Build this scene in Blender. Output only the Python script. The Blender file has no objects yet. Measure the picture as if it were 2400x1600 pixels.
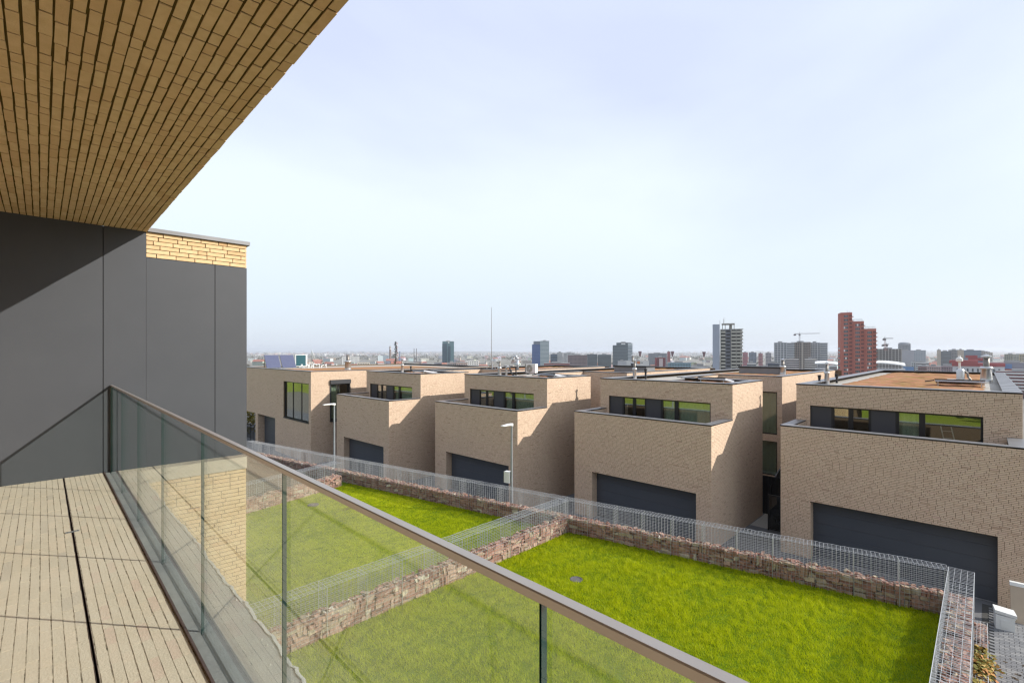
import bpy, math, random
import numpy as np
from mathutils import Vector, Matrix
random.seed(11); RNG = np.random.default_rng(11)
S = bpy.context.scene
# ------------------------------------------------------------------ camera, sky, sun, exposure
CAMZ = 8.1
FPX = 1133.0                                   # focal length in photo pixels (2400 wide)
AH = math.atan(1160/FPX)                       # view axis, clockwise from +Y
FW = Vector((math.sin(AH), math.cos(AH), 0)); RT = Vector((math.cos(AH), -math.sin(AH), 0))
cd = bpy.data.cameras.new('camera'); cam = bpy.data.objects.new('camera', cd)
S.collection.objects.link(cam); S.camera = cam
cam.location = (0, 0, CAMZ); cam.rotation_euler = (math.pi/2, 0, -AH)
cd.sensor_width = 36; cd.lens = FPX/2400*36; cd.shift_y = 24/2400
cd.clip_start = .05; cd.clip_end = 40000
ROT = AH - math.atan(1102/FPX)                 # our own house is turned by this against the row opposite
OX = Vector((math.cos(ROT), -math.sin(ROT), 0)); OY = Vector((math.sin(ROT), math.cos(ROT), 0))
L = (OX*-.628 + OY*.778 + Vector((0, 0, -.54))).normalized()
SUN_EL = math.asin(-L.z); SUN_AZ = math.atan2(-L.x, -L.y)
w = bpy.data.worlds.new('World'); S.world = w; w.use_nodes = True
nt = w.node_tree; nt.nodes.clear()
def wn(t, **k):
    n = nt.nodes.new(t)
    for a, b in k.items(): setattr(n, a, b)
    return n
sky = wn('ShaderNodeTexSky', sky_type='NISHITA', sun_disc=False, sun_elevation=SUN_EL, sun_rotation=SUN_AZ,
         air_density=1.0, dust_density=2.0, ozone_density=2.0, altitude=150)
tc = wn('ShaderNodeTexCoord'); mp = wn('ShaderNodeMapping'); mp.inputs['Scale'].default_value = (1.0, 1.0, 2.2)
mp.inputs['Rotation'].default_value = (.25, .1, .5)
nz = wn('ShaderNodeTexNoise'); nz.inputs['Scale'].default_value = 1.0; nz.inputs['Detail'].default_value = 5; nz.inputs['Roughness'].default_value = .45
nz.inputs['Distortion'].default_value = .25
cr = wn('ShaderNodeValToRGB'); cr.color_ramp.elements[0].position = .38; cr.color_ramp.elements[0].color = (3.3, 3.58, 4.55, 1)
cr.color_ramp.elements[1].position = .60; cr.color_ramp.elements[1].color = (4.15, 4.5, 4.6, 1)
mx = wn('ShaderNodeMix', data_type='RGBA'); mx.inputs[0].default_value = .84
bg = wn('ShaderNodeBackground'); bg.inputs[1].default_value = .10
out = wn('ShaderNodeOutputWorld')
lk = nt.links.new
lk(tc.outputs['Generated'], mp.inputs[0]); lk(mp.outputs[0], nz.inputs['Vector']); lk(nz.outputs['Fac'], cr.inputs[0])
sep = wn('ShaderNodeSeparateXYZ'); lk(tc.outputs['Generated'], sep.inputs[0])      # the veil thickens and greys towards the horizon
hzn = wn('ShaderNodeMapRange', interpolation_type='SMOOTHSTEP'); hzn.inputs[1].default_value = 0; hzn.inputs[2].default_value = .30; hzn.inputs[3].default_value = 1; hzn.inputs[4].default_value = 0
lk(sep.outputs[2], hzn.inputs[0])
hmx = wn('ShaderNodeMix', data_type='RGBA'); hmx.inputs[7].default_value = (3.25, 3.6, 4.15, 1); lk(hzn.outputs[0], hmx.inputs[0]); lk(cr.outputs[0], hmx.inputs[6])
lk(sky.outputs[0], mx.inputs[6]); lk(hmx.outputs[2], mx.inputs[7])
lk(mx.outputs[2], bg.inputs[0]); lk(bg.outputs[0], out.inputs[0])
sl = bpy.data.lights.new('sun', 'SUN'); sl.energy = 2.5; sl.angle = math.radians(.5); sl.color = (1, .94, .85)
so = bpy.data.objects.new('sun', sl); S.collection.objects.link(so); so.rotation_euler = L.to_track_quat('-Z', 'Y').to_euler(); so.location = (0, 0, 60)
S.view_settings.view_transform = 'Standard'; S.view_settings.look = 'None'; S.view_settings.gamma = 1
S.view_settings.exposure = 1.27; S.view_settings.use_curve_mapping = False
S.render.engine = 'CYCLES'; S.cycles.use_denoising = True; S.cycles.max_bounces = 8; S.cycles.transparent_max_bounces = 24
S.cycles.filter_width = 1.35; S.cycles.volume_bounces = 0; S.cycles.caustics_reflective = False; S.cycles.caustics_refractive = False
try: S.cycles.denoiser = 'OPENIMAGEDENOISE'
except Exception: pass

# ------------------------------------------------------------------ helpers
COL = S.collection
class MB:
    def __init__(s): s.v = []; s.f = []; s.m = []; s.t = []
    def quad(s, a, b, c, d, m=0, t=.5):
        n = len(s.v); s.v += [tuple(a), tuple(b), tuple(c), tuple(d)]; s.f.append((n, n+1, n+2, n+3)); s.m.append(m); s.t.append(t)
    def poly(s, pts, m=0, t=.5):
        n = len(s.v); s.v += [tuple(p) for p in pts]; s.f.append(tuple(range(n, n+len(pts)))); s.m.append(m); s.t.append(t)
    def hexa(s, p, m=0, t=.5, skip=()):            # p: 4 bottom + 4 top corners, both counter-clockwise
        n = len(s.v); s.v += [tuple(q) for q in p]
        for i, f in enumerate(((0, 3, 2, 1), (4, 5, 6, 7), (0, 1, 5, 4), (1, 2, 6, 5), (2, 3, 7, 6), (3, 0, 4, 7))):
            if i in skip: continue
            s.f.append(tuple(n+k for k in f)); s.m.append(m); s.t.append(t)
    def box(s, x0, y0, z0, x1, y1, z1, m=0, t=.5, skip=()):
        s.hexa([(x0, y0, z0), (x1, y0, z0), (x1, y1, z0), (x0, y1, z0), (x0, y0, z1), (x1, y0, z1), (x1, y1, z1), (x0, y1, z1)], m, t, skip)
    def tube(s, a, b, r, n=3, m=0, t=.5, r2=None, caps=False):
        a = Vector(a); b = Vector(b); d = (b-a).normalized(); r2 = r if r2 is None else r2
        u = d.orthogonal().normalized(); w_ = d.cross(u); k = len(s.v)
        for c, rr in ((a, r), (b, r2)):
            for i in range(n):
                q = 2*math.pi*i/n; s.v.append(tuple(c+u*(rr*math.cos(q))+w_*(rr*math.sin(q))))
        for i in range(n):
            j = (i+1) % n; s.f.append((k+i, k+j, k+n+j, k+n+i)); s.m.append(m); s.t.append(t)
        if caps:
            s.f.append(tuple(k+n-1-i for i in range(n))); s.m.append(m); s.t.append(t)
            s.f.append(tuple(k+n+i for i in range(n))); s.m.append(m); s.t.append(t)
    def path(s, pts, r, n=8, m=0):
        for a, b in zip(pts[:-1], pts[1:]): s.tube(a, b, r, n, m, caps=True)
    def lathe(s, prof, c=(0, 0, 0), n=20, m=0, t=.5):   # prof: (radius, z)
        k = len(s.v)
        for r, z in prof:
            for i in range(n):
                q = 2*math.pi*i/n; s.v.append((c[0]+r*math.cos(q), c[1]+r*math.sin(q), c[2]+z))
        for a in range(len(prof)-1):
            for i in range(n):
                j = (i+1) % n; s.f.append((k+a*n+i, k+a*n+j, k+(a+1)*n+j, k+(a+1)*n+i)); s.m.append(m); s.t.append(t)
        if prof[-1][0] > .001: s.f.append(tuple(k+(len(prof)-1)*n+i for i in range(n))); s.m.append(m); s.t.append(t)
    def mesh(s, name, mats, smooth=False):
        me = bpy.data.meshes.new(name); me.from_pydata(s.v, [], s.f)
        for q in (mats if isinstance(mats, (list, tuple)) else [mats]): me.materials.append(q)
        if any(s.m): me.polygons.foreach_set('material_index', s.m)
        a = me.attributes.new('tint', 'FLOAT', 'FACE'); a.data.foreach_set('value', s.t)
        if smooth: me.polygons.foreach_set('use_smooth', [True]*len(s.f))
        me.update(); return me
    def build(s, name, mats, parent=None, smooth=False, **kw):
        return link(name, s.mesh(name, mats, smooth), parent, **kw)
def link(name, data, parent=None, loc=None, rz=0, label=None, cat=None, group=None, kind=None):
    o = bpy.data.objects.new(name, data); COL.objects.link(o)
    if parent is not None: o.parent = parent
    if loc is not None: o.location = loc
    if rz: o.rotation_euler = (0, 0, rz)
    if label: o['label'] = label
    if cat: o['category'] = cat
    if group: o['group'] = group
    if kind: o['kind'] = kind
    return o
def thing(name, label, cat, loc=(0, 0, 0), rz=0, group=None, kind=None):
    return link(name, None, None, loc, rz, label, cat, group, kind)
def dup(root, loc, rz=0, label=None, parent=None):
    r = root.copy(); COL.objects.link(r); r.location = loc; r.rotation_euler = (0, 0, rz)
    if label: r['label'] = label
    for ch in list(root.children):
        c = ch.copy(); COL.objects.link(c); c.parent = r
        for g in list(ch.children):
            q = g.copy(); COL.objects.link(q); q.parent = c
    return r

# ------------------------------------------------------------------ materials
def mat(name, col=(.5, .5, .5), rough=.7, metal=0, var=None, noise=None, bump=None, spec=.5, ramp=None, tintmix=0, grime=None):
    """col; noise=(scale, second colour, amount); bump=(scale, strength); ramp: colour stops read from the per-piece tint"""
    m = bpy.data.materials.new(name); m.use_nodes = True; n = m.node_tree; b = n.nodes['Principled BSDF']; lk = n.links.new
    b.inputs['Base Color'].default_value = (*col, 1); b.inputs['Roughness'].default_value = rough; b.inputs['Metallic'].default_value = metal
    b.inputs['Specular IOR Level'].default_value = spec
    pos = n.nodes.new('ShaderNodeNewGeometry').outputs['Position']; src = None
    if ramp:
        at = n.nodes.new('ShaderNodeAttribute'); at.attribute_name = 'tint'
        r = n.nodes.new('ShaderNodeValToRGB'); el = r.color_ramp.elements
        while len(el) < len(ramp): el.new(.5)
        for i, (p, c) in enumerate(ramp): el[i].position = p; el[i].color = (*c, 1)
        lk(at.outputs['Fac'], r.inputs[0]); src = r.outputs[0]
    if noise:
        sc, c2, amt = noise
        t = n.nodes.new('ShaderNodeTexNoise'); t.inputs['Scale'].default_value = sc; t.inputs['Detail'].default_value = 6; t.inputs['Roughness'].default_value = .62
        lk(pos, t.inputs['Vector'])
        rr = n.nodes.new('ShaderNodeMapRange'); rr.inputs[1].default_value = .35; rr.inputs[2].default_value = .68; rr.inputs[4].default_value = amt
        lk(t.outputs['Fac'], rr.inputs[0])
        mxx = n.nodes.new('ShaderNodeMix'); mxx.data_type = 'RGBA'; mxx.inputs[6].default_value = (*col, 1); mxx.inputs[7].default_value = (*c2, 1)
        if src: lk(src, mxx.inputs[6])
        lk(rr.outputs[0], mxx.inputs[0]); src = mxx.outputs[2]
    if grime:
        sc, c2, amt = grime
        t = n.nodes.new('ShaderNodeTexNoise'); t.inputs['Scale'].default_value = sc; t.inputs['Detail'].default_value = 3
        lk(pos, t.inputs['Vector'])
        rr = n.nodes.new('ShaderNodeMapRange'); rr.inputs[1].default_value = .4; rr.inputs[2].default_value = .7; rr.inputs[4].default_value = amt
        lk(t.outputs['Fac'], rr.inputs[0])
        mxx = n.nodes.new('ShaderNodeMix'); mxx.data_type = 'RGBA'; mxx.inputs[6].default_value = (*col, 1); mxx.inputs[7].default_value = (*c2, 1)
        if src: lk(src, mxx.inputs[6])
        lk(rr.outputs[0], mxx.inputs[0]); src = mxx.outputs[2]
    if src: lk(src, b.inputs['Base Color'])
    if bump:
        t = n.nodes.new('ShaderNodeTexNoise'); t.inputs['Scale'].default_value = bump[0]; t.inputs['Detail'].default_value = 5
        lk(pos, t.inputs['Vector'])
        bp = n.nodes.new('ShaderNodeBump'); bp.inputs['Strength'].default_value = bump[1]; bp.inputs['Distance'].default_value = .01
        lk(t.outputs['Fac'], bp.inputs['Height']); lk(bp.outputs[0], b.inputs['Normal'])
    return m
def glass(name, tint_=(.9, .95, .93), base=.0, ior=1.5, rough=0, refl=(1, 1, 1)):
    m = bpy.data.materials.new(name); m.use_nodes = True; n = m.node_tree; n.nodes.clear(); lk = n.links.new
    tr = n.nodes.new('ShaderNodeBsdfTransparent'); tr.inputs[0].default_value = (*tint_, 1)
    gl = n.nodes.new('ShaderNodeBsdfGlossy'); gl.inputs['Roughness'].default_value = rough; gl.inputs[0].default_value = (*refl, 1)
    ge = n.nodes.new('ShaderNodeNewGeometry')
    def math_(op, x, y):
        q = n.nodes.new('ShaderNodeMath'); q.operation = op
        for i, z in enumerate((x, y)):
            if z is None: continue
            if isinstance(z, (int, float)): q.inputs[i].default_value = z
            else: lk(z, q.inputs[i])
        return q.outputs[0]
    dt = n.nodes.new('ShaderNodeVectorMath'); dt.operation = 'DOT_PRODUCT'; lk(ge.outputs['Normal'], dt.inputs[0]); lk(ge.outputs['Incoming'], dt.inputs[1])
    f0 = ((ior-1)/(ior+1))**2+base                     # Schlick reflectance, the same from either side of the sheet
    fac = math_('ADD', math_('MULTIPLY', math_('POWER', math_('SUBTRACT', 1, math_('ABSOLUTE', dt.outputs['Value'], None)), 5), 1-f0), f0)
    mxx = n.nodes.new('ShaderNodeMixShader'); o = n.nodes.new('ShaderNodeOutputMaterial')
    lk(fac, mxx.inputs[0]); lk(tr.outputs[0], mxx.inputs[1]); lk(gl.outputs[0], mxx.inputs[2]); lk(mxx.outputs[0], o.inputs[0])
    return m
BR = [(0, (.47, .33, .24)), (.22, (.62, .46, .34)), (.5, (.68, .515, .385)), (.78, (.70, .55, .41)), (1, (.63, .435, .345))]
M = dict(
    brick=mat('brick', (.42, .30, .2), .85, ramp=BR, noise=(34, (.54, .40, .29), .3), bump=(120, .2), grime=(.6, (.57, .44, .325), .3), spec=.3),
    mortar=mat('mortar', (.17, .125, .085), .95, noise=(20, (.12, .085, .055), .6), spec=.1),
    goldbrick=mat('goldbrick', (.42, .30, .2), .85, ramp=[(0, (.50, .32, .16)), (.22, (.60, .42, .235)), (.5, (.66, .485, .28)), (.78, (.69, .53, .315)), (1, (.62, .40, .23))],
                  noise=(14, (.50, .335, .165), .55), bump=(120, .25), grime=(1.1, (.58, .42, .24), .3), spec=.3),
    darkmortar=mat('darkmortar', (.085, .06, .016), .95, noise=(20, (.05, .034, .01), .7), spec=.1),
    floorbrick=mat('floorbrick', (.58, .5, .38), .9, ramp=[(0, (.48, .42, .345)), (.3, (.575, .495, .385)), (.6, (.61, .52, .40)), (.85, (.62, .51, .39)), (1, (.60, .455, .36))],
                   noise=(30, (.50, .43, .325), .5), bump=(90, .35), grime=(1.6, (.63, .55, .445), .5), spec=.2),
    floormortar=mat('floormortar', (.54, .46, .35), .95, noise=(17, (.05, .035, .022), .9), spec=.1),
    panel=mat('cladding_panel', (.060, .0645, .074), .5, noise=(2.0, (.070, .0745, .084), .5), spec=.35),
    gap=mat('gap', (.008, .007, .007), .9),
    zinc=mat('zinc', (.20, .205, .215), .45, metal=.35, noise=(3, (.26, .26, .27), .5)),
    zincdark=mat('zincdark', (.035, .037, .042), .45, noise=(4, (.05, .05, .055), .5)),
    door=mat('door', (.066, .075, .092), .38, noise=(1.2, (.076, .085, .103), .5)),
    frame=mat('frame', (.012, .013, .015), .4),
    infill=mat('infill', (.042, .043, .05), .55, noise=(2, (.05, .05, .058), .5)),
    rail=mat('rail', (.40, .375, .35), .36, metal=.45, noise=(9, (.36, .33, .305), .6), bump=(300, .05)),
    channel=mat('channel', (.075, .045, .04), .5, noise=(40, (.14, .10, .09), .5)),
    gledge=glass('glass', (.93, .968, .955), .045),
    gedge=mat('glass_edge', (.006, .04, .035), .15, spec=.8),
    screed=mat('screed', (.20, .205, .205), .9, noise=(9, (.27, .275, .27), .55), bump=(50, .3), grime=(2.2, (.37, .36, .32), .35)),
    mortarlight=mat('mortarlight', (.38, .375, .35), .95, noise=(50, (.25, .25, .235), .7), bump=(70, .8)),
    fascia=mat('fascia', (.40, .36, .29), .9, noise=(6, (.33, .3, .25), .5)),
    wire=mat('wire', (.46, .48, .50), .42, metal=.35, noise=(15, (.33, .35, .37), .6)),
    stone=mat('stone', (.3, .2, .16), .9, ramp=[(0, (.17, .10, .08)), (.2, (.31, .16, .125)), (.42, (.42, .25, .20)), (.6, (.50, .345, .275)), (.76, (.42, .34, .24)), (.88, (.54, .47, .36)), (1, (.74, .7, .63))],
              noise=(22, (.17, .115, .085), .55), bump=(35, .8), spec=.25),
    stonecore=mat('stonecore', (.035, .024, .02), 1, spec=.1),
    soil=mat('soil', (.06, .045, .03), 1, noise=(3, (.09, .065, .04), .8), bump=(8, 1)),
    turf=mat('turf', (.10, .17, .006), 1, noise=(4, (.13, .18, .010), .8), spec=.1),
    asphalt=mat('asphalt', (.14, .143, .152), .85, noise=(30, (.12, .122, .13), .6), bump=(60, .4)),
    paver=mat('paver', (.2, .205, .21), .85, ramp=[(0, (.15, .155, .165)), (.5, (.2, .205, .213)), (1, (.26, .26, .26))], noise=(40, (.15, .15, .155), .5), bump=(60, .4)),
    joint=mat('joint', (.05, .05, .048), 1),
    sedum=mat('sedum', (.36, .15, .09), 1, noise=(1.6, (.21, .18, .045), .85), bump=(14, 1), grime=(.6, (.42, .22, .14), .6), spec=.1),
    gravel=mat('gravel', (.44, .42, .38), .95, noise=(28, (.24, .22, .2), .9), bump=(28, 1)),
    steel=mat('steel', (.55, .56, .57), .3, metal=.75, noise=(6, (.42, .43, .44), .5)),
    white=mat('white', (.72, .73, .72), .5, noise=(3, (.62, .63, .62), .4)),
    black=mat('black', (.012, .012, .014), .4),
    pv=mat('pv', (.075, .085, .15), .18, noise=(2, (.1, .11, .17), .4), spec=.8),
    teal=mat('teal', (.015, .075, .095), .3),
    fan=mat('fan', (.25, .24, .2), .6),
    rubber=mat('rubber', (.02, .02, .022), .6),
    pane=glass('pane', (.82, .88, .84), .16, 1.6),
    blind=mat('blind', (.52, .56, .46), .9, noise=(1.4, (.44, .49, .40), .6)),
    room=mat('room', (.16, .16, .15), .9),
    card=mat('card', (.42, .34, .26), .8, noise=(4, (.36, .3, .23), .5)),
    hedge=mat('hedge', (.04, .06, .015), .9, ramp=[(0, (.02, .035, .01)), (1, (.06, .09, .02))]),
    ivy=mat('ivy', (.3, .2, .03), .7, ramp=[(0, (.10, .12, .012)), (.4, (.20, .17, .015)), (.7, (.36, .22, .025)), (1, (.42, .15, .03))]),
    yellowleaf=mat('yellowleaf', (.3, .2, .03), .8, ramp=[(0, (.08, .10, .012)), (.5, (.22, .18, .02)), (1, (.36, .27, .04))]),
    hedgeleaf=mat('hedgeleaf', (.1, .2, .03), .8, ramp=[(0, (.04, .08, .012)), (1, (.12, .19, .03))]),
    needle=mat('needle', (.02, .04, .02), .9, ramp=[(0, (.012, .022, .014)), (1, (.035, .055, .03))]),
    bark=mat('bark', (.07, .05, .035), .95),
    tree=mat('tree', (.12, .1, .04), .95, ramp=[(0, (.06, .06, .025)), (.35, (.085, .075, .035)), (.7, (.12, .11, .04)), (1, (.15, .10, .05))]),
    field=mat('field', (.15, .135, .105), 1, noise=(.02, (.21, .195, .165), .8), grime=(.004, (.12, .115, .085), .7)),
    hill=mat('hill', (.20, .27, .03), 1, noise=(.25, (.27, .28, .06), .8), spec=.1),
    manhole=mat('manhole', (.085, .082, .08), .8, noise=(12, (.13, .125, .12), .6)),
)
def flat(name, c, rough=.8, c2=None): return mat(name, c, rough, noise=(.08, c2 or tuple(x*.82 for x in c), .6), spec=.3)

# ------------------------------------------------------------------ brickwork
def lay(W, H, holes=(), C=.058, LB=.22, J=.011, seed=0, u0=0., half=.16, JU=None):
    """courses of bricks over a W x H rectangle, cut round the holes (u0, v0, u1, v1): list of (ua, ub, va, vb)"""
    JU = J if JU is None else JU; r = random.Random(seed); res = []; n = int(H/C+.5); C = H/n; off = 0
    for i in range(n):
        va, vb = i*C+J/2, (i+1)*C-J/2; vm = (va+vb)/2
        segs = [(u0, W)]
        for h in holes:
            if h[1] < vm < h[3]:
                segs = [s for a, b in segs for s in ((a, min(b, h[0])), (max(a, h[2]), b)) if s[1]-s[0] > .02]
        off = (off + r.choice((.25, .5, .5, .75, .33))) % 1
        for a, b in segs:
            u = a - off*LB; first = True
            while u < b:
                l = LB*.5 if r.random() < half else LB
                x0, x1 = max(u, a), min(u+l, b); u += l
                if b-x1 < .05: x1 = b; u = b                     # no slivers at either end
                if x1-x0 < .05 and first and x1 < b: u -= l; a_ = x1; l2 = LB; x1 = min(u+l+l2, b); u = u+l+l2; x1 = b if b-x1 < .05 else x1; u = b if x1 == b else u
                first = False
                res.append((x0 if x0 == a else x0+JU/2, x1 if x1 == b else x1-JU/2, va, vb))
    return res
def brick_mesh(name, rects, P, U, V, N, out=.010, back=.006, jit=.0012, seed=0, m='brick', tints=None, ov=.0022):
    """one mesh holding every brick in rects as a five-sided block standing proud of the mortar"""
    g = np.random.default_rng(seed); R = np.array(rects); k = len(R)
    P, U, V, N = (np.array(tuple(a), float) for a in (P, U, V, N))
    c = np.stack([R[:, [0, 2]], R[:, [1, 2]], R[:, [1, 3]], R[:, [0, 3]]], 1)              # k,4,2
    jj = g.uniform(-jit, jit, c.shape); front = c+jj
    o = out+g.uniform(-ov, ov, (k, 1, 1))
    f = P+front[..., :1]*U+front[..., 1:]*V+o*N+g.uniform(-.0008, .0008, (k, 4, 1))*N
    b = P+c[..., :1]*U+c[..., 1:]*V-back*N
    v = np.concatenate([b, f], 1).reshape(-1, 3)
    q = np.array([(4, 5, 6, 7), (0, 1, 5, 4), (1, 2, 6, 5), (2, 3, 7, 6), (3, 0, 4, 7)])
    faces = (np.arange(k)[:, None, None]*8+q).reshape(-1)
    me = bpy.data.meshes.new(name); nf = k*5
    me.vertices.add(len(v)); me.vertices.foreach_set('co', v.ravel())
    me.loops.add(nf*4); me.loops.foreach_set('vertex_index', faces)
    me.polygons.add(nf); me.polygons.foreach_set('loop_start', np.arange(nf)*4)
    try: me.polygons.foreach_set('loop_total', np.full(nf, 4))
    except Exception: pass
    me.polygons.foreach_set('use_smooth', np.zeros(nf, bool))
    a = me.attributes.new('tint', 'FLOAT', 'FACE')
    t = tints if tints is not None else np.clip(g.normal(.5, .19, k), 0, 1)
    a.data.foreach_set('value', np.repeat(t, 5).astype(np.float32))
    me.materials.append(M[m]); me.update(calc_edges=True); me.validate(); return me
def brickwork(parent, W, H, P, U, V, N, holes=(), seed=0, singles=0, near=None, m='brick', C=.058, LB=.22, J=.0105, out=.009, half=.16, jit=.0012, u0=0., cut=None, JU=None, ov=.0022):
    """bricks on a surface: the `singles` full bricks nearest to `near` (u, v) as parts of their own, the rest joined"""
    rects = lay(W, H, holes, C, LB, J, seed, u0, half, JU)
    if cut: rects = [r for r in rects if cut(r)]
    P, U, V, N = (Vector(a) for a in (P, U, V, N)); one = []
    if singles:
        key = near if callable(near) else (lambda r: ((r[0]+r[1])/2-near[0])**2+((r[2]+r[3])/2-near[1])**2)
        rects.sort(key=key); one, rects = rects[:singles], rects[singles:]
        cache = {}; g = random.Random(seed+5)
        for ua, ub, va, vb in one:
            l, h = ub-ua, vb-va; kk = (round(l, 3), round(h, 4), g.randrange(9))
            if kk not in cache:
                cache[kk] = brick_mesh('brick', [(-l/2, l/2, -h/2, h/2)], (0, 0, 0), U, V, N, out, .006, jit, g.randrange(10**6), m,
                                       np.array([min(1, max(0, g.gauss(.5, .19)))]), ov)
            link('brick', cache[kk], parent, P+U*((ua+ub)/2)+V*((va+vb)/2))
    if rects: link('brick', brick_mesh('brick', rects, P, U, V, N, out, .006, jit, seed, m, None, ov), parent, kind='stuff')
def wall_face(mb, P, U, V, N, W, H, holes=(), reveal=.3, m=0):
    """a wall face with openings and their reveals"""
    P, U, V, N = (Vector(a) for a in (P, U, V, N))
    us = sorted({0, W, *[x for h in holes for x in (h[0], h[2])]}); vs = sorted({0, H, *[x for h in holes for x in (h[1], h[3])]})
    q = lambda u, v, d=0: P+U*u+V*v-N*d
    for a, b in zip(us, us[1:]):
        for c, d in zip(vs, vs[1:]):
            mu, mv = (a+b)/2, (c+d)/2
            if any(h[0] < mu < h[2] and h[1] < mv < h[3] for h in holes): continue
            mb.quad(q(a, c), q(b, c), q(b, d), q(a, d), m)
    for h in holes:
        a, c, b, d = h[:4]; r = h[4] if len(h) > 4 else reveal
        mb.quad(q(a, c), q(a, d), q(a, d, r), q(a, c, r), m); mb.quad(q(b, c), q(b, d), q(b, d, r), q(b, c, r), m)
        mb.quad(q(a, d), q(b, d), q(b, d, r), q(a, d, r), m)
        if c > 0: mb.quad(q(a, c), q(b, c), q(b, c, r), q(a, c, r), m)
def coping(parent, name, x0, y0, x1, y1, z, w, t=.05, over=.03, m='zinc', inner=True, edge='zincdark'):
    """metal capping along the edge from (x0,y0) to (x1,y1): top sheet, dark drip edge; w reaches to the left of the direction"""
    d = Vector((x1-x0, y1-y0, 0)); l = d.length; d.normalize(); n = Vector((-d.y, d.x, 0)); o = Vector((x0, y0, z))
    mb = MB(); a = o-d*over-n*over; b = o+d*(l+over)-n*over; c = o+d*(l+over)+n*w; e = o-d*over+n*w
    up = Vector((0, 0, t))
    mb.hexa([a, b, c, e, a+up, b+up, c+up, e+up])
    mb.m = [1, 0, 1, 1, 1, 1]
    return mb.build(name, [M[m], M[edge]], parent)

def to_px(p):
    v = Vector(p)-Vector((0, 0, CAMZ)); d = v.dot(FW)
    if d < .05: return None
    return 1200+FPX*v.dot(RT)/d, 824-FPX*v.z/d, d
def seen(o3):                                     # sort key: what stands in the picture first, near before far
    q = to_px(o3)
    if q is None: return 1e6
    return q[2]+(0 if -60 < q[0] < 2460 and -60 < q[1] < 1660 else 1000)
X1, Y1, Z1 = Vector((1, 0, 0)), Vector((0, 1, 0)), Vector((0, 0, 1))

# ------------------------------------------------------------------ ground and setting
LAWN = 1.3; G0 = Vector((16.70, .66, 0)); G1 = Vector((10.02, 33.0, 0)); GD = (G1-G0).normalized(); GN = Vector((GD.y, -GD.x, 0))  # GN points to the street
def gx(y): return G0.x+(y-G0.y)*(G1.x-G0.x)/(G1.y-G0.y)
def ground_z(x, y):
    s = x*1.0
    if s > 55: 
        t = min(1, (s-55)/330); return -42*t*t*(3-2*t)
    if s < -12:
        t = min(1, (-12-s)/70); return 16*t*t*(3-2*t)
    return 0
def terrain():
    rs = [0]+[6*1.17**k for k in range(52)]; rs = [r for r in rs if r < 15000]+[15000]; na = 120; v = []; f = []
    for i, r in enumerate(rs):
        for k in range(na):
            a = 2*math.pi*k/na; x, y = r*math.cos(a), r*math.sin(a); z = ground_z(x, y)-.06
            if r > 5500 and x > 0: z += (r-5500)/9500*(44+16*math.sin(a*9)+9*math.sin(a*23+1))
            v.append((x, y, z))
    for i in range(len(rs)-1):
        for k in range(na):
            j = (k+1) % na; f.append((i*na+k, i*na+j, (i+1)*na+j, (i+1)*na+k))
    me = bpy.data.meshes.new('ground'); me.from_pydata(v, [], f); me.materials.append(M['field']); me.materials.append(M['hill'])
    for p in me.polygons:
        if p.center.x < -8 and p.center.length < 400: p.material_index = 1
    return link('ground', me, kind='structure')
terrain()
mb = MB(); mb.poly([(3, -25, 0), (60, -25, 0), (60, 75, 0), (3, 75, 0)]); mb.build('street', M['asphalt'], kind='structure')
# lawn terrace: one raised sheet between our house and the gabion walls
mb = MB(); ya, yb = .45, 44.
pts = [(-2, ya), (gx(ya)+.1, ya), (gx(yb)+.1, yb), (-2, yb)]
mb.poly([(x, y, LAWN) for x, y in pts])
for (a, b), (c, d) in zip(pts, pts[1:]+pts[:1]): mb.quad((a, b, -.05), (c, d, -.05), (c, d, LAWN), (a, b, LAWN), 1)
mb.build('lawn', [M['turf'], M['stonecore']], kind='structure')
mb = MB(); mb.poly([(1.6, 24.3, LAWN+.012), (gx(24.3)+.05, 24.3, LAWN+.012), (gx(43)+.05, 43, LAWN+.012), (1.6, 43, LAWN+.012)]); mb.build('soil_bed', M['soil'], kind='structure')
# paved forecourt by the near garage: separate pavers over a dark bed
pav = MB(); pav.poly([(9, -6, .004), (21.72, -6, .004), (21.72, .05, .004), (9, .05, .004)]); pav = pav.build('forecourt_paving', M['joint'], kind='structure')
g = random.Random(4); cells = []
for i in range(int(9/.1)):
    for j in range(int(3.2/.2)):
        x = 12.8+i*.1; y = -2.7+j*.2+(.1 if i % 2 else 0)
        if x < 21.6 and y < -.2: cells.append((seen((x, y, 0)), x, y))
cells.sort(); pm = []
for k in range(8):
    mb = MB(); e = .0035; mb.hexa([(e, e, 0), (.1-e, e, 0), (.1-e, .2-e, 0), (e, .2-e, 0), (e+.002, e+.002, .05), (.098-e, e+.002, .05), (.098-e, .198-e, .05), (e+.002, .198-e, .05)], t=g.random(), skip=(0,)); pm.append(mb.mesh('paver', M['paver']))
for _, x, y in cells[:300]: link('paver', g.choice(pm), pav, (x, y, g.uniform(-.03, -.026)))
mb = MB()
for _, x, y in cells[300:]:
    mb.box(x+.0035, y+.0035, .003, x+.0965, y+.1965, .022+g.uniform(-.002, .002), t=g.random(), skip=(0,))
mb.build('paver', M['paver'], pav, kind='stuff')

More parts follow.
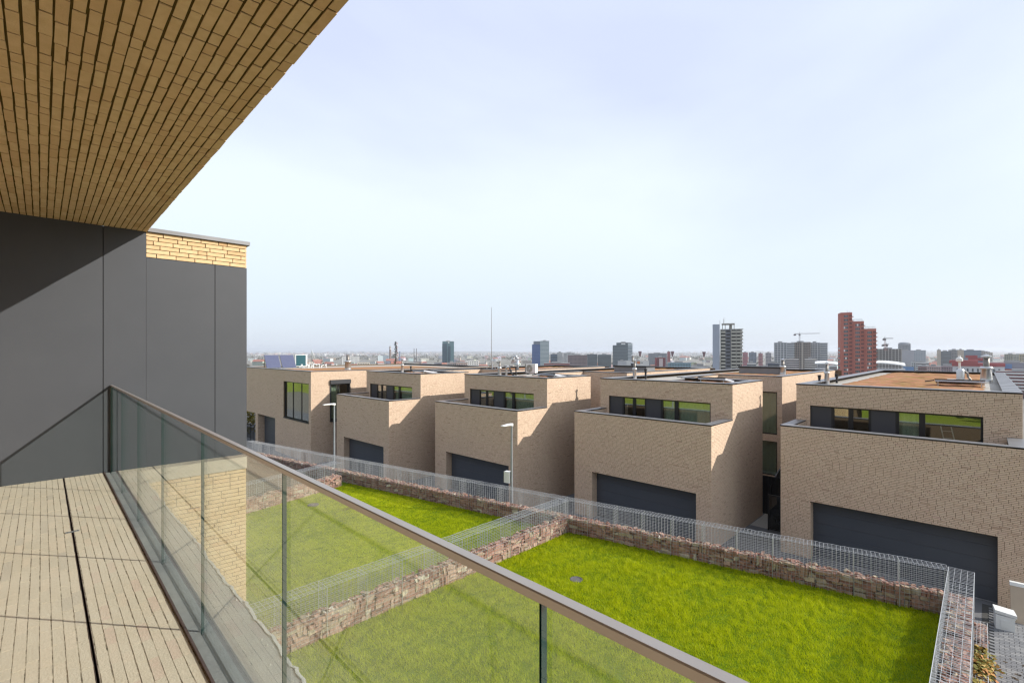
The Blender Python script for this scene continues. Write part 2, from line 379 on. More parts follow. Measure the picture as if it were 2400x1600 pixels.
# ------------------------------------------------------------------ our own house (own frame)
FZ = CAMZ-1.5; SZ = CAMZ+1.561; WY = 7.83
own = thing('brick_house', 'brick house with the overhanging brick soffit, paved balcony and dark grey panel wall', 'house', rz=-ROT)
OM = Matrix.Rotation(-ROT, 4, 'Z')
mb = MB(); mb.box(-6, -7, SZ+.0045, .972, WY+.03, SZ+1.6); sof = mb.build('soffit', M['darkmortar'], own)
PS = Vector((.985, -1.5, SZ+.0045))
brickwork(sof, 9.33, 3.0, PS, Y1, -X1, -Z1, seed=3, singles=300, near=lambda r: seen(OM @ (PS+Y1*((r[0]+r[1])/2)-X1*((r[2]+r[3])/2))), C=.0557, LB=.222, J=.0098, JU=.0095, out=.0045, half=.18, jit=.0022, m='goldbrick', ov=.0015)
brickwork(sof, 9.33, 1.56, (.972, -1.5, SZ+.002), Y1, Z1, X1, seed=8, C=.0557, m='goldbrick')
mb = MB(); mb.box(-6, -7, FZ-.3, .176, WY, FZ-.0017); mb.box(.190, -7, FZ-.3, .56, WY, FZ-.0017); mb.box(.172, -7, FZ-.3, .194, WY, FZ-.1)
flo = mb.build('balcony_floor', M['floormortar'], own)
for px0, wd, sd, sg in ((.545, .352, 5, 110), (.178, 2.2, 6, 190)):
    P = Vector((px0, -1.5, FZ-.004))
    brickwork(flo, 9.33, wd, P, Y1, -X1, Z1, seed=sd, singles=sg, near=lambda r: seen(OM @ (P+Y1*((r[0]+r[1])/2)-X1*((r[2]+r[3])/2))), m='floorbrick', C=.0465, LB=.205, J=.0042, JU=.0020, out=.004, half=.14, jit=.0018, ov=.0007)
mb = MB(); mb.box(.1775, -7, FZ-.08, .1795, WY, FZ+.001); mb.box(.1885, -7, FZ-.08, .1905, WY, FZ+.001); mb.box(.1795, -7, FZ-.08, .1885, WY, FZ-.07); mb.build('drain_slot', M['channel'], own)
mb = MB(); rr = [(.139, 5.42), (.226, 5.428), (.226, 5.462), (.139, 5.454)]
mb.hexa([(x, y, FZ+.0025) for x, y in rr]+[(x, y, FZ+.005) for x, y in rr]); bro = mb.build('steel_bracket', M['steel'], label='small perforated steel strip lying across the slot of the balcony floor', cat='bracket'); bro.rotation_euler = (0, 0, -ROT)
for k, (hx, hy) in enumerate(((.15, 5.438), (.172, 5.44), (.20, 5.443), (.216, 5.445))):
    mb = MB(); mb.lathe([(.0045, 0), (.0045, .0006)], (hx, hy, FZ+.005), 10); mb.build('screw_hole', M['black'], bro)
# end wall: cladding panels with open joints, brick parapet, capping
mb = MB(); mb.box(-6, WY+.03, LAWN-.1, 2.150, WY+7, CAMZ+1.56); mb.build('wall', M['mortar'], own)
mb = MB(); mb.box(-6, WY+.0205, FZ-.3, 2.15, WY+.029, CAMZ+1.55); mb.build('joint_backing', M['gap'], own)
for x0, x1, zt in ((-6, .541, SZ+.02), (.549, .9735, SZ+.02), (.9755, 1.752, CAMZ+1.226), (1.760, 2.164, CAMZ+1.226)):
    mb = MB(); mb.box(x0, WY, FZ-.038, x1, WY+.02, zt); mb.build('cladding_panel', M['panel'], own)
mb = MB(); mb.box(.552, WY-.004, FZ-.21, 2.166, WY+.03, FZ-.041); mb.build('fascia', M['fascia'], own)
brickwork(own, 1.184, .332, (.976, WY+.012, CAMZ+1.229), X1, Z1, -Y1, seed=21, singles=60, near=(0, 0), C=.0555, LB=.215, J=.009, out=.012, m='goldbrick')
PL = Vector((-.5, WY+.03, LAWN-.05))
brickwork(own, 2.66, FZ-.21-LAWN+.05, PL, X1, Z1, -Y1, seed=22, singles=220, near=lambda r: seen(OM @ (PL+X1*((r[0]+r[1])/2)+Z1*((r[2]+r[3])/2))), C=.0555, LB=.215, J=.009, out=.012, m='goldbrick')
brickwork(own, 6.9, 8.3, (2.150, WY+.03, LAWN), Y1, Z1, X1, seed=23, m='goldbrick')
mb = MB(); mb.box(.955, WY-.035, CAMZ+1.562, 2.20, WY+.4, CAMZ+1.613); mb.box(2.15, WY+.4, CAMZ+1.562, 2.20, WY+7, CAMZ+1.613); mb.build('coping', M['zinc'], own)
mb = MB(); mb.box(-6, -9, LAWN-.1, .60, -4, FZ-.301); mb.box(-6, -9, FZ-.3, -1.75, WY, SZ); mb.build('lower_wall', M['brick'], own)
# ledge outside the glass with a ragged mortar edge
g = random.Random(9); top = MB(); rim = MB(); ys = [-3+.035*i for i in range(int((WY+2.99)/.035))]
ed = []
a = 0
for i, y in enumerate(ys):
    a = a*.8+g.gauss(0, .004); ed.append(.890+a+.004*math.sin(y*1.7)+g.uniform(-.004, .004))
for i in range(len(ys)-1):
    y0, y1 = ys[i], ys[i+1]; e0, e1 = ed[i], ed[i+1]; i0 = e0-g.uniform(.012, .03); i1 = e1-.02
    top.quad((.56, y0, FZ-.02), (e0-.018, y0, FZ-.02), (e1-.018, y1, FZ-.02), (.56, y1, FZ-.02))
    rim.hexa([(e0-.022, y0, FZ-.07), (e0, y0, FZ-.07), (e1, y1, FZ-.07), (e1-.022, y1, FZ-.07),
              (e0-.022, y0, FZ-.0175+g.uniform(0, .006)), (e0-.004, y0, FZ-.020), (e1-.004, y1, FZ-.020), (e1-.022, y1, FZ-.0175+g.uniform(0, .006))])
top.box(.56, -3, FZ-.3, .87, WY, FZ-.03); top.build('ledge', M['screed'], own)
rim.build('mortar_edge', M['mortarlight'], own)
mb = MB()
for k in range(150):
    x = .88-abs(g.gauss(0, .05)); y = g.uniform(.5, 7.5); r = g.uniform(.002, .007)
    if x > .63: mb.hexa([(x-r, y-r, FZ-.02), (x+r, y-r*.8, FZ-.02), (x+r*.9, y+r, FZ-.02), (x-r, y+r, FZ-.02), (x-r*.5, y-r*.5, FZ-.02+r), (x+r*.6, y-r*.4, FZ-.02+r*.9), (x+r*.4, y+r*.5, FZ-.02+r), (x-r*.5, y+r*.4, FZ-.02+r*.8)])
mb.build('mortar_crumb', M['mortarlight'], own, kind='stuff')
# ------------------------------------------------------------------ glass balustrade
bal = thing('glass_balustrade', 'frameless glass balcony balustrade under a brown metal handrail', 'balustrade', rz=-ROT)
mb = MB(); h0, h1 = FZ+1.070, FZ+1.087; b = .0025
prof = [(.6105, h0), (.6365, h0), (.6365, h1-b), (.6365-b, h1), (.6105+b, h1), (.6105, h1-b)]
for (x0, z0), (x1, z1) in zip(prof, prof[1:]+prof[:1]): mb.quad((x0, -2.2, z0), (x1, -2.2, z1), (x1, WY-.012, z1), (x0, WY-.012, z0))
for y in (-2.2, WY-.012): mb.poly([(x, y, z) for x, z in prof])
mb.build('handrail', M['rail'], bal)
ym = [WY-.03, 6.65, 5.43, 4.22, 3.02, 1.80, .56, -.66, -1.9]
for a, c in zip(ym, ym[1:]):
    y0, y1 = c+.0025, a-.0025; mb = MB()
    mb.box(.6125, y0, FZ-.03, .6265, y1, h0+.002); mb.m = [1, 1, 1, 0, 1, 0]
    mb.build('glass_pane', [M['gledge'], M['gedge']], bal)
mb = MB(); mb.box(.549, -2.2, FZ-.05, .560, WY-.002, FZ+.012); mb.box(.560, -2.2, FZ-.05, .6075, WY-.002, FZ-.002, 1); mb.box(.6275, -2.2, FZ-.05, .66, WY-.002, FZ-.004, 1)
mb.build('base_channel', [M['channel'], M['screed']], bal)
mb = MB(); mb.box(.6115, WY-.022, FZ-.03, .6285, WY-.0015, h0-.001); mb.build('wall_post', M['channel'], bal)

# ------------------------------------------------------------------ the row of brick houses opposite
HC = .0575
def sheet(parent, name, P, U, V, W, H, N, m, d=.02):
    P, U, V, N = (Vector(a) for a in (P, U, V, N)); mb = MB(); q = [P, P+U*W, P+U*W+V*H, P+V*H]
    mb.hexa([p-N*d for p in q]+q); return mb.build(name, M[m], parent)
def glazing(parent, P, U, N, W, H, cols, fr=.055, blinds=(), depth=.09, shift=0, transom=None):
    """a window: dark frame (bars between the panes in cols = list of pane spans), panes, pale blinds and a dim room behind"""
    P, U, N = Vector(P), Vector(U), Vector(N); mb = MB()
    def bar(u0, v0, u1, v1, a=.0, b=.07):
        q = [P+U*u0+Z1*v0, P+U*u1+Z1*v0, P+U*u1+Z1*v1, P+U*u0+Z1*v1]; mb.hexa([p-N*b for p in q]+[p-N*a for p in q])
    edges = [0]+[x for c in cols for x in c]+[W]
    bar(0, H-fr, W, H); bar(0, 0, W, fr)
    for a, b in zip(edges[0::2], edges[1::2]): bar(a, fr, b, H-fr)
    f = mb.build('window', M['frame'], parent)
    for i, (a, b) in enumerate(cols):
        q = [P+U*(a-.005)+Z1*(fr-.005)-N*.032, P+U*(b+.005)+Z1*(fr-.005)-N*.032, P+U*(b+.005)+Z1*(H-fr+.005)-N*.032, P+U*(a-.005)+Z1*(H-fr+.005)-N*.032]
        k = MB(); k.hexa([p-N*.012 for p in q]+q); k.build('pane', M['pane'], f)
        if i in blinds:
            k = MB(); c0, c1, n = a-.01, b+.01, max(3, int((b-a)/.09))
            for j in range(n):
                ua, ub = c0+(c1-c0)*j/n, c0+(c1-c0)*(j+1)/n; da, db = (.13, .16) if j % 2 else (.16, .13)
                A, B = P+U*ua-N*da, P+U*ub-N*db; k.quad(A+Z1*.03, B+Z1*.03, B+Z1*(H-.03), A+Z1*(H-.03))
            k.build('curtain', M['blind'], f)
    k = MB(); q = [P-N*.075, P+U*W-N*.075, P+U*W+Z1*H-N*.075, P+Z1*H-N*.075]; r = [p-N*2.2 for p in q]
    k.quad(*r)
    for i in range(4): k.quad(q[i], q[(i+1) % 4], r[(i+1) % 4], r[i])
    k.build('room', M['room'], f)
    return f
def house(tag_, X0, Y0, label, depth=22.0, patio=True, singles=0, wing=None, roofgear=True):
    t = thing('terraced_house', label, 'house', (X0, Y0, 0), group='brick houses in the row across the lawn')
    W, PT, RT_, SB = 6.85, 5.10, 6.66, 2.3; XB = 6.3 if patio else depth
    ga = (.62, 0, 5.80, 2.24, .42)
    mb = MB(); F = lambda *a, **k: wall_face(mb, *a, **k)
    F((0, 0, 0), Y1, Z1, -X1, W, PT, [ga])
    st = (.95, PT-1.6-PT+3.52, 6.32, 5.77, .1)
    F((SB, 0, 3.5), Y1, Z1, -X1, W, RT_-3.5, [(.95, .02, 6.32, 2.27, .09)])
    F((0, 0, 0), X1, Z1, -Y1, SB, PT); F((SB, 0, 0), X1, Z1, -Y1, XB-SB, RT_)
    F((0, W, 0), X1, Z1, Y1, SB, PT); F((SB, W, 0), X1, Z1, Y1, depth-SB, RT_)
    PW = .36
    mb.box(PW, PW, 3.4, SB, W-PW, 3.5)                                            # terrace deck
    F((PW, PW, 3.5), Y1, Z1, X1, W-2*PW, PT-3.5); F((PW, PW, 3.5), X1, Z1, Y1, SB-PW, PT-3.5); F((PW, W-PW, 3.5), X1, Z1, -Y1, SB-PW, PT-3.5)
    if patio:
        NB = 4.0; F((XB, 0, 0), Y1, Z1, X1, NB, RT_)
        F((XB, NB, 0), X1, Z1, -Y1, 11.1-XB, RT_)
        F((11.1, .42, 0), Y1, Z1, -X1, NB-.42, RT_, [(.25, .9, 1.35, 2.9, .1), (.25, 3.3, 1.35, 5.75, .1)]); F((11.1, .42, 0), X1, Z1, -Y1, depth-11.1, RT_)
        rt = [[(SB, 0), (XB, 0), (XB, W), (SB, W)], [(XB, NB), (11.1, NB), (11.1, W), (XB, W)], [(11.1, .42), (depth, .42), (depth, W), (11.1, W)]]
    else: rt = [[(SB, 0), (depth, 0), (depth, W), (SB, W)]]
    F((depth, 0, 0), Y1, Z1, X1, W, RT_)
    mb.build('wall', M['mortar'], t)
    # brickwork
    def near(P, U, V): 
        P, U, V = Vector(P)+Vector((X0, Y0, 0)), Vector(U), Vector(V)
        return lambda r: seen(P+U*((r[0]+r[1])/2)+V*((r[2]+r[3])/2))
    s1 = singles*2//3; s2 = singles-s1
    brickwork(t, W+.01, PT-.02, (0, -.01, 0), Y1, Z1, -X1, [(ga[0]+.01, 0, ga[2]+.01, ga[3])], 31, s1, near((0, 0, 0), Y1, Z1), C=HC)
    brickwork(t, W+.01, RT_-3.52, (SB, -.01, 3.5), Y1, Z1, -X1, [(.96, .0, 6.33, 2.27)], 32, s2, near((SB, 0, 3.5), Y1, Z1), C=HC)
    brickwork(t, SB+.0, PT-.02, (0, 0, 0), X1, Z1, -Y1, (), 33, C=HC); brickwork(t, XB-SB if patio else 12, RT_-.02, (SB, 0, 0), X1, Z1, -Y1, (), 34, C=HC)
    brickwork(t, .41, 2.2, (0.0, ga[2], 0), X1, Z1, -Y1, (), 35, C=HC)
    brickwork(t, SB-PW, PT-3.52, (PW, W-PW, 3.5), X1, Z1, -Y1, (), 36, C=HC)
    if patio:
        brickwork(t, 3.58, RT_-.02, (11.1, .42, 0), Y1, Z1, -X1, [(.25, .9, 1.35, 2.9), (.25, 3.3, 1.35, 5.75)], 37, C=HC)
        brickwork(t, depth-11.1, RT_-.02, (11.1, .42, 0), X1, Z1, -Y1, (), 38, C=HC); brickwork(t, 11.1-XB, RT_-.02, (XB, 4.0, 0), X1, Z1, -Y1, (), 39, C=HC)
        for z0, z1 in ((.9, 2.9), (3.3, 5.75)): glazing(t, (11.19, .67, z0), Y1, -X1, 1.1, z1-z0, [(.06, 1.04)], blinds=(0,))
    # garage door: horizontal sections with fine joints
    for i in range(5):
        k = MB(); z0 = .012+i*.446; k.box(.405, ga[0]-.02, z0, .43, ga[2]+.02, z0+.440); k.m = [0]*6; k.build('garage_door', M['door'], t)
    k = MB(); k.box(.431, ga[0]-.02, 0, .445, ga[2]+.02, 2.26); k.build('door_backing', M['frame'], t)
    k = MB(); k.box(.35, ga[0], -.002, .404, ga[2], .014); k.build('threshold', M['steel'], t)
    # terrace front: infill panels and windows
    P0 = Vector((SB+.085, 0, 3.52)); H = 2.25
    sheet(t, 'infill_panel', P0+Y1*5.56, Y1, Z1, .76, H, -X1, 'infill'); sheet(t, 'infill_panel', P0+Y1*3.42, Y1, Z1, .77, H, -X1, 'infill')
    glazing(t, P0+Y1*4.19, Y1, -X1, 1.37, H, [(.09, .60), (.77, 1.26)], blinds=())
    glazing(t, P0+Y1*.95, Y1, -X1, 2.47, H, [(.07, 1.58), (1.76, 2.36)], blinds=(0, 1) if tag_ != 5 else (1,))
    # copings
    coping(t, 'coping', 0, W, 0, 0, PT, PW+.01, .035, .025); coping(t, 'coping', 0, 0, SB-.03, 0, PT, PW+.01, .033, .025); coping(t, 'coping', SB-.03, W, 0, W, PT, PW+.01, .033, .025)
    CW = .46
    coping(t, 'roof_coping', SB, W, SB, 0, RT_, CW, .037, .025)
    e0 = XB if patio else depth
    coping(t, 'roof_coping', SB, 0, e0, 0, RT_, CW, .034, .025)
    coping(t, 'roof_coping', depth, W, SB, W, RT_, CW, .034, .025); coping(t, 'roof_coping', depth, .42 if patio else 0, depth, W, RT_, CW, .031, .025)
    if patio:
        coping(t, 'roof_coping', XB, 0, XB, 4.0, RT_, CW, .031, .025); coping(t, 'roof_coping', XB, 4.0, 11.1, 4.0, RT_, CW, .034, .025)
        coping(t, 'roof_coping', 11.1, 4.0, 11.1, .42, RT_, CW, .031, .025); coping(t, 'roof_coping', 11.1, .42, depth, .42, RT_, CW, .034, .025)
    # sheet seams of the right-hand roof capping
    k = MB()
    for i in range(int((e0-SB)/1.25)):
        x = SB+.6+i*1.25; k.box(x, .0, RT_+.034, x+.012, CW-.01, RT_+.042)
    k.build('coping_seam', M['zincdark'], t)
    k = MB()
    for p in rt: k.poly([(x, y, RT_-.16) for x, y in p])
    k.build('roof', M['gravel'], t)
    gsd = random.Random(tag_); k = MB(); 
    areas = [(SB+.95, .95, XB-.95, W-.95)] if not patio else [(SB+.95, .95, XB-.9, W-.95), (11.1+.95, 1.35, depth-1, W-.95)]
    for a in areas:                                                                # sedum: an uneven low mat
        nx, ny = max(6, int((a[2]-a[0])/.3)), max(6, int((a[3]-a[1])/.3)); zz = {}
        for i in range(nx+1):
            for j in range(ny+1):
                e = 0 if 0 < i < nx and 0 < j < ny else 1
                zz[i, j] = (a[0]+(a[2]-a[0])*i/nx+gsd.uniform(-.08, .08), a[1]+(a[3]-a[1])*j/ny+gsd.uniform(-.08, .08), RT_-.158 if e else RT_-.10+gsd.uniform(-.03, .03))
        for i in range(nx):
            for j in range(ny): k.quad(zz[i, j], zz[i+1, j], zz[i+1, j+1], zz[i, j+1])
    k.build('sedum', M['sedum'], t, kind='stuff')
    return t
H5 = house(5, 21.70, -.93, 'nearest brick house at the right edge, tan board and white box by its garage', depth=25, patio=False, singles=300)
t = thing('ladder', 'folded aluminium ladder leaning behind the right-hand terrace window of the nearest house', 'ladder', (24.55, .55, 3.5))
k = MB(); [k.tube((0, y, 0), (.25, y+.35, 1.75), .02, 6) for y in (0, .3)]; k.build('rail', M['steel'], t)
k = MB(); [k.tube((.25*f, .35*f, 1.75*f), (.25*f, .3+.35*f, 1.75*f), .014, 5) for f in (.15, .3, .45, .6, .75, .9)]; k.build('rung', M['steel'], t)
H4 = house(4, 19.60, 7.89, 'brick house between the dark alley gate and the lamp post with the white box', depth=25, singles=300)
H3 = house(3, 17.60, 16.80, 'middle brick house behind the lamp post with the small white box', depth=25)
H2 = house(2, 15.75, 25.80, 'fourth brick house from the right, the smaller terrace behind the first lamp post', depth=24)
# the end house: no terrace, one big corner window
def end_house():
    X0, Y0 = 14.8, 34.7
    t = thing('end_house', 'leftmost brick house with a large three-pane window and solar panels on the roof', 'house', (X0, Y0, 0), group='brick houses in the row across the lawn')
    W, RT_, D = 15.0, 6.66, 18
    win = (.36, 2.95, 5.12, 5.77, .12); gar = (6.9, 0, 11.0, 2.66, .6)
    sw = (1.46, 3.0, 2.94, 5.72, .12)
    mb = MB(); wall_face(mb, (0, 0, 0), Y1, Z1, -X1, 11.6, RT_, [win, gar]); wall_face(mb, (0, 11.6, 2.66), Y1, Z1, -X1, W-11.6, RT_-2.66)
    wall_face(mb, (0, 0, 0), X1, Z1, -Y1, D, RT_, [sw]); wall_face(mb, (0, 11.6, 0), X1, Z1, Y1, D, 2.66); wall_face(mb, (0, W, 2.66), X1, Z1, Y1, D, RT_-2.66)
    mb.poly([(0, 11.6, 2.66), (D, 11.6, 2.66), (D, W, 2.66), (0, W, 2.66)]); mb.poly([(D, 0, 0), (D, W, 0), (D, W, RT_), (D, 0, RT_)])
    mb.build('wall', M['mortar'], t)
    brickwork(t, W+.01, RT_-.02, (0, -.01, 0), Y1, Z1, -X1, [tuple(a+.01 if i % 2 == 0 else a for i, a in enumerate(h[:4])) for h in (win, gar)]+[(11.6, 0, 16, 2.66)], 51, C=HC)
    brickwork(t, D, RT_-.02, (0, 0, 0), X1, Z1, -Y1, [sw[:4]], 52, C=HC); brickwork(t, .6, 2.6, (0, 11.0, 0), X1, Z1, -Y1, (), 53, C=HC)
    for i in range(5):
        k = MB(); k.box(.55, 6.9, .01+i*.53, .58, 11.0, .53+i*.53); k.build('garage_door', M['door'], t)
    glazing(t, (.10, .36, 2.95), Y1, -X1, 4.76, 2.82, [(.06, 1.55), (1.60, 3.14), (3.19, 4.70)], fr=.06)
    k = MB(); k.box(-.03, .34, 2.86, .1, 5.14, 2.95); k.build('window_sill', M['frame'], t)
    glazing(t, (1.46, .10, 3.0), X1, -Y1, 1.48, 2.72, [(.10, .62), (.68, 1.40)], fr=.10, blinds=(0,))
    k = MB(); k.box(1.40, -.16, 5.70, 3.0, .02, 6.0); k.box(1.40, -.06, 2.9, 1.46, .02, 5.70); k.box(2.94, -.06, 2.9, 3.0, .02, 5.70); k.box(1.46, -.06, 2.9, 2.94, .02, 3.0); k.build('blind_box', M['zincdark'], t)
    coping(t, 'roof_coping', 0, W, 0, 0, RT_, .4, .037, .025); coping(t, 'roof_coping', 0, 0, D, 0, RT_, .4, .034, .025); coping(t, 'roof_coping', D, 0, D, W, RT_, .4, .034, .025)
    k = MB(); k.poly([(0, 0, RT_-.12), (D, 0, RT_-.12), (D, W, RT_-.12), (0, W, RT_-.12)]); k.build('roof', M['gravel'], t)
    k = MB(); k.box(1.2, .9, RT_-.118, 14, 8.5, RT_-.04); k.build('sedum', M['sedum'], t, kind='stuff')
    return t
end_house()

# ------------------------------------------------------------------ gabion walls: stones in wire baskets
gs = random.Random(77)
def stone_box(g, ch=.17):
    p = []
    for z in (-.5, .5):
        for x, y in ((-.5, -.5), (.5, -.5), (.5, .5), (-.5, .5)): p.append([x+g.uniform(-ch, ch)*.6, y+g.uniform(-ch, ch), z+g.uniform(-ch, ch)])
    return p
def tint_stone(g): return min(1, max(0, g.betavariate(1.6, 1.9)))
SM = []
for k in range(24):
    mb = MB(); mb.hexa(stone_box(gs), t=tint_stone(gs)); SM.append(mb.mesh('stone', M['stone']))
def split(g, x0, z0, x1, z1, out, vert=False):
    w_, h_ = x1-x0, z1-z0
    big = w_ > (.34 if not vert else .12) or h_ > (.14 if not vert else .3)
    if not big and (g.random() < .85 or w_ < .12): out.append((x0, z0, x1, z1)); return
    if w_/max(h_, .01) > (2.6 if not vert else .5) and w_ > .09:
        c = x0+w_*g.uniform(.34, .66); split(g, x0, z0, c, z1, out, vert); split(g, c, z0, x1, z1, out, vert)
    elif h_ > .075:
        c = z0+h_*g.uniform(.36, .64); split(g, x0, z0, x1, c, out, vert); split(g, x0, c, x1, z1, out, vert)
    else: out.append((x0, z0, x1, z1))
def gabion(name, label, A, ang, length, w_=.38, hs=.54, hm=1.2, z0=LAWN, seed=1, wires=True, end0=False, end1=False, r=.0042):
    """stones along local +x; the face towards local -y is the front"""
    t = thing(name, label, 'gabion wall', (A[0], A[1], z0), ang, group='stone-filled wire gabion walls round the lawns', kind='thing')
    MT = Matrix.Translation((A[0], A[1], z0)) @ Matrix.Rotation(ang, 4, 'Z')
    g = random.Random(seed); st = []
    k = MB(); k.box(.03, .105, -.1, length-.03, w_-.04, hs-.05); k.build('core', M['stonecore'], t)
    rows = []
    x = 0
    while x < length:
        ww = min(g.uniform(.5, .9), length-x); zz = 0
        while zz < hs-.03:
            hh = min(g.uniform(.16, .3), hs-zz); 
            if hs-zz-hh < .08: hh = hs-zz
            x2 = x
            while x2 < x+ww-.01:
                w3 = min(g.uniform(.22, .5), x+ww-x2); split(g, x2, zz, x2+w3, zz+hh, rows, g.random() < .16); x2 += w3
            zz += hh
        x += ww
    for a, b, c, d in rows:
        dp = g.uniform(.10, .15); o = g.uniform(-.020, .022); m_ = g.uniform(.008, .018)
        st.append((((a+c)/2, dp/2+o, (b+d)/2), ((c-a)*1.03-m_, dp, (d-b)*1.03-m_), (g.gauss(0, .05), g.gauss(0, .10) if g.random() < .85 else g.uniform(-.5, .5), g.gauss(0, .06))))
    for e, on in ((0, end0), (length, end1)):
        if on:
            for zz in range(int(hs/.075)):
                y = .0
                while y < w_-.03:
                    l = g.uniform(.08, .2); st.append(((e, min(y+l/2, w_-.03), zz*.075+.04), (.1, l, .07), (g.gauss(0, .08), 0, 0))); y += l
    n = int(length*w_/.0085)
    for _ in range(n):
        l = g.uniform(.07, .19); st.append(((g.uniform(.02, length-.02), g.uniform(.03, w_-.03), hs-.02+g.uniform(-.025, .018)), (l, l*g.uniform(.35, .7), g.uniform(.03, .06)), (g.gauss(0, .25), g.gauss(0, .3), g.uniform(0, 3.14))))
    st.sort(key=lambda q: seen(MT @ Vector(q[0])))
    for c, s_, e in st[:300]:
        o = link('stone', g.choice(SM), t, c); o.scale = s_; o.rotation_euler = e
    k = MB()
    from mathutils import Euler
    for c, s_, e in st[300:]:
        R_ = Euler(e).to_matrix(); k.hexa([Vector(c)+R_ @ Vector((p[0]*s_[0], p[1]*s_[1], p[2]*s_[2])) for p in stone_box(g)], t=tint_stone(g))
    if k.f: k.build('stone', M['stone'], t, kind='stuff')
    if wires:
        nb = max(1, round(length/1.0)); bw = length/nb
        top = [hm+g.uniform(-.008, .008) for _ in range(nb*10+1)]
        for b in range(nb):
            k = MB(); x0 = b*bw
            for side, yy in ((0, -.024), (1, w_+.024)):
                for i in range(11):
                    xx = x0+bw*i/10; tt = top[b*10+i]; k.tube((xx+g.uniform(-.003, .003), yy, 0), (xx+g.uniform(-.004, .004), yy+g.uniform(-.004, .004), tt), r)
                for j in range(1, int(hm/.1)+1):
                    zz = min(j*.1, hm-.004); s1, s2 = g.uniform(-.006, .006), g.uniform(-.006, .006)
                    for i in range(5): 
                        k.tube((x0+bw*i/5, yy, zz+s1*(i % 2)), (x0+bw*(i+1)/5, yy, zz+s1*((i+1) % 2)), r)
                for i in range(10): k.tube((x0+bw*i/10, yy, top[b*10+i]), (x0+bw*(i+1)/10, yy, top[b*10+i+1]), r*1.5)
            for i in range(11): k.tube((x0+bw*i/10+g.uniform(-.008, .008), -.024, top[b*10+i]), (x0+bw*i/10+g.uniform(-.008, .008), w_+.024, top[b*10+i]), r*1.15)
            for j in range(1, 4):
                for i in range(5): k.tube((x0+bw*i/5, -.02+(w_+.04)*j/4, hm-.004), (x0+bw*(i+1)/5, -.02+(w_+.04)*j/4, hm-.004), r*.9)
            for j in range(0, int(hm/.1)+1): k.tube((x0, -.024, j*.1), (x0, w_+.024, j*.1), r)
            for yy in (.1, .2, .3): k.tube((x0, yy, 0), (x0, yy, hm), r)
            for yy in (-.026, w_+.026): k.tube((x0+.004, yy, 0), (x0+.004, yy, hm), r*2.0, 5)
            k.build('wire_basket', M['wire'], t)
    return t
ga = math.atan2(GD.y, GD.x)
gabion('gabion_wall', 'long gabion wall along the street side of the lawns, the longest of the walls', (G1.x, G1.y), ga+math.pi, (G1-G0).length+.02, .36, seed=5)
gabion('gabion_wall', 'sunlit gabion dividing wall between the near lawn and the lawn behind it', (1.0, 11.2), 0, gx(11.3)-1.0-.02, .42, seed=6)
v2 = Vector((11.35-6.67, 23.22-22.1, 0)).normalized()
gabion('gabion_wall', 'far sunlit gabion dividing wall, between the second lawn and the dark soil bed', Vector((1.4, 20.85, 0)), math.atan2(v2.y, v2.x), 10.35, .5, seed=7)
gabion('gabion_wall', 'short gabion wall at the right end of the near lawn, beside the grey pavers', (3.0, .2), 0, gx(.5)-3.0+.25, .44, seed=8, end1=True)
gabion('gabion_wall', 'low filled gabion with yellow ivy, at the foot of the right end wall', (3.0, -.04), 0, 14.95, .22, hs=.86, hm=.92, z0=0, seed=9, end1=True)

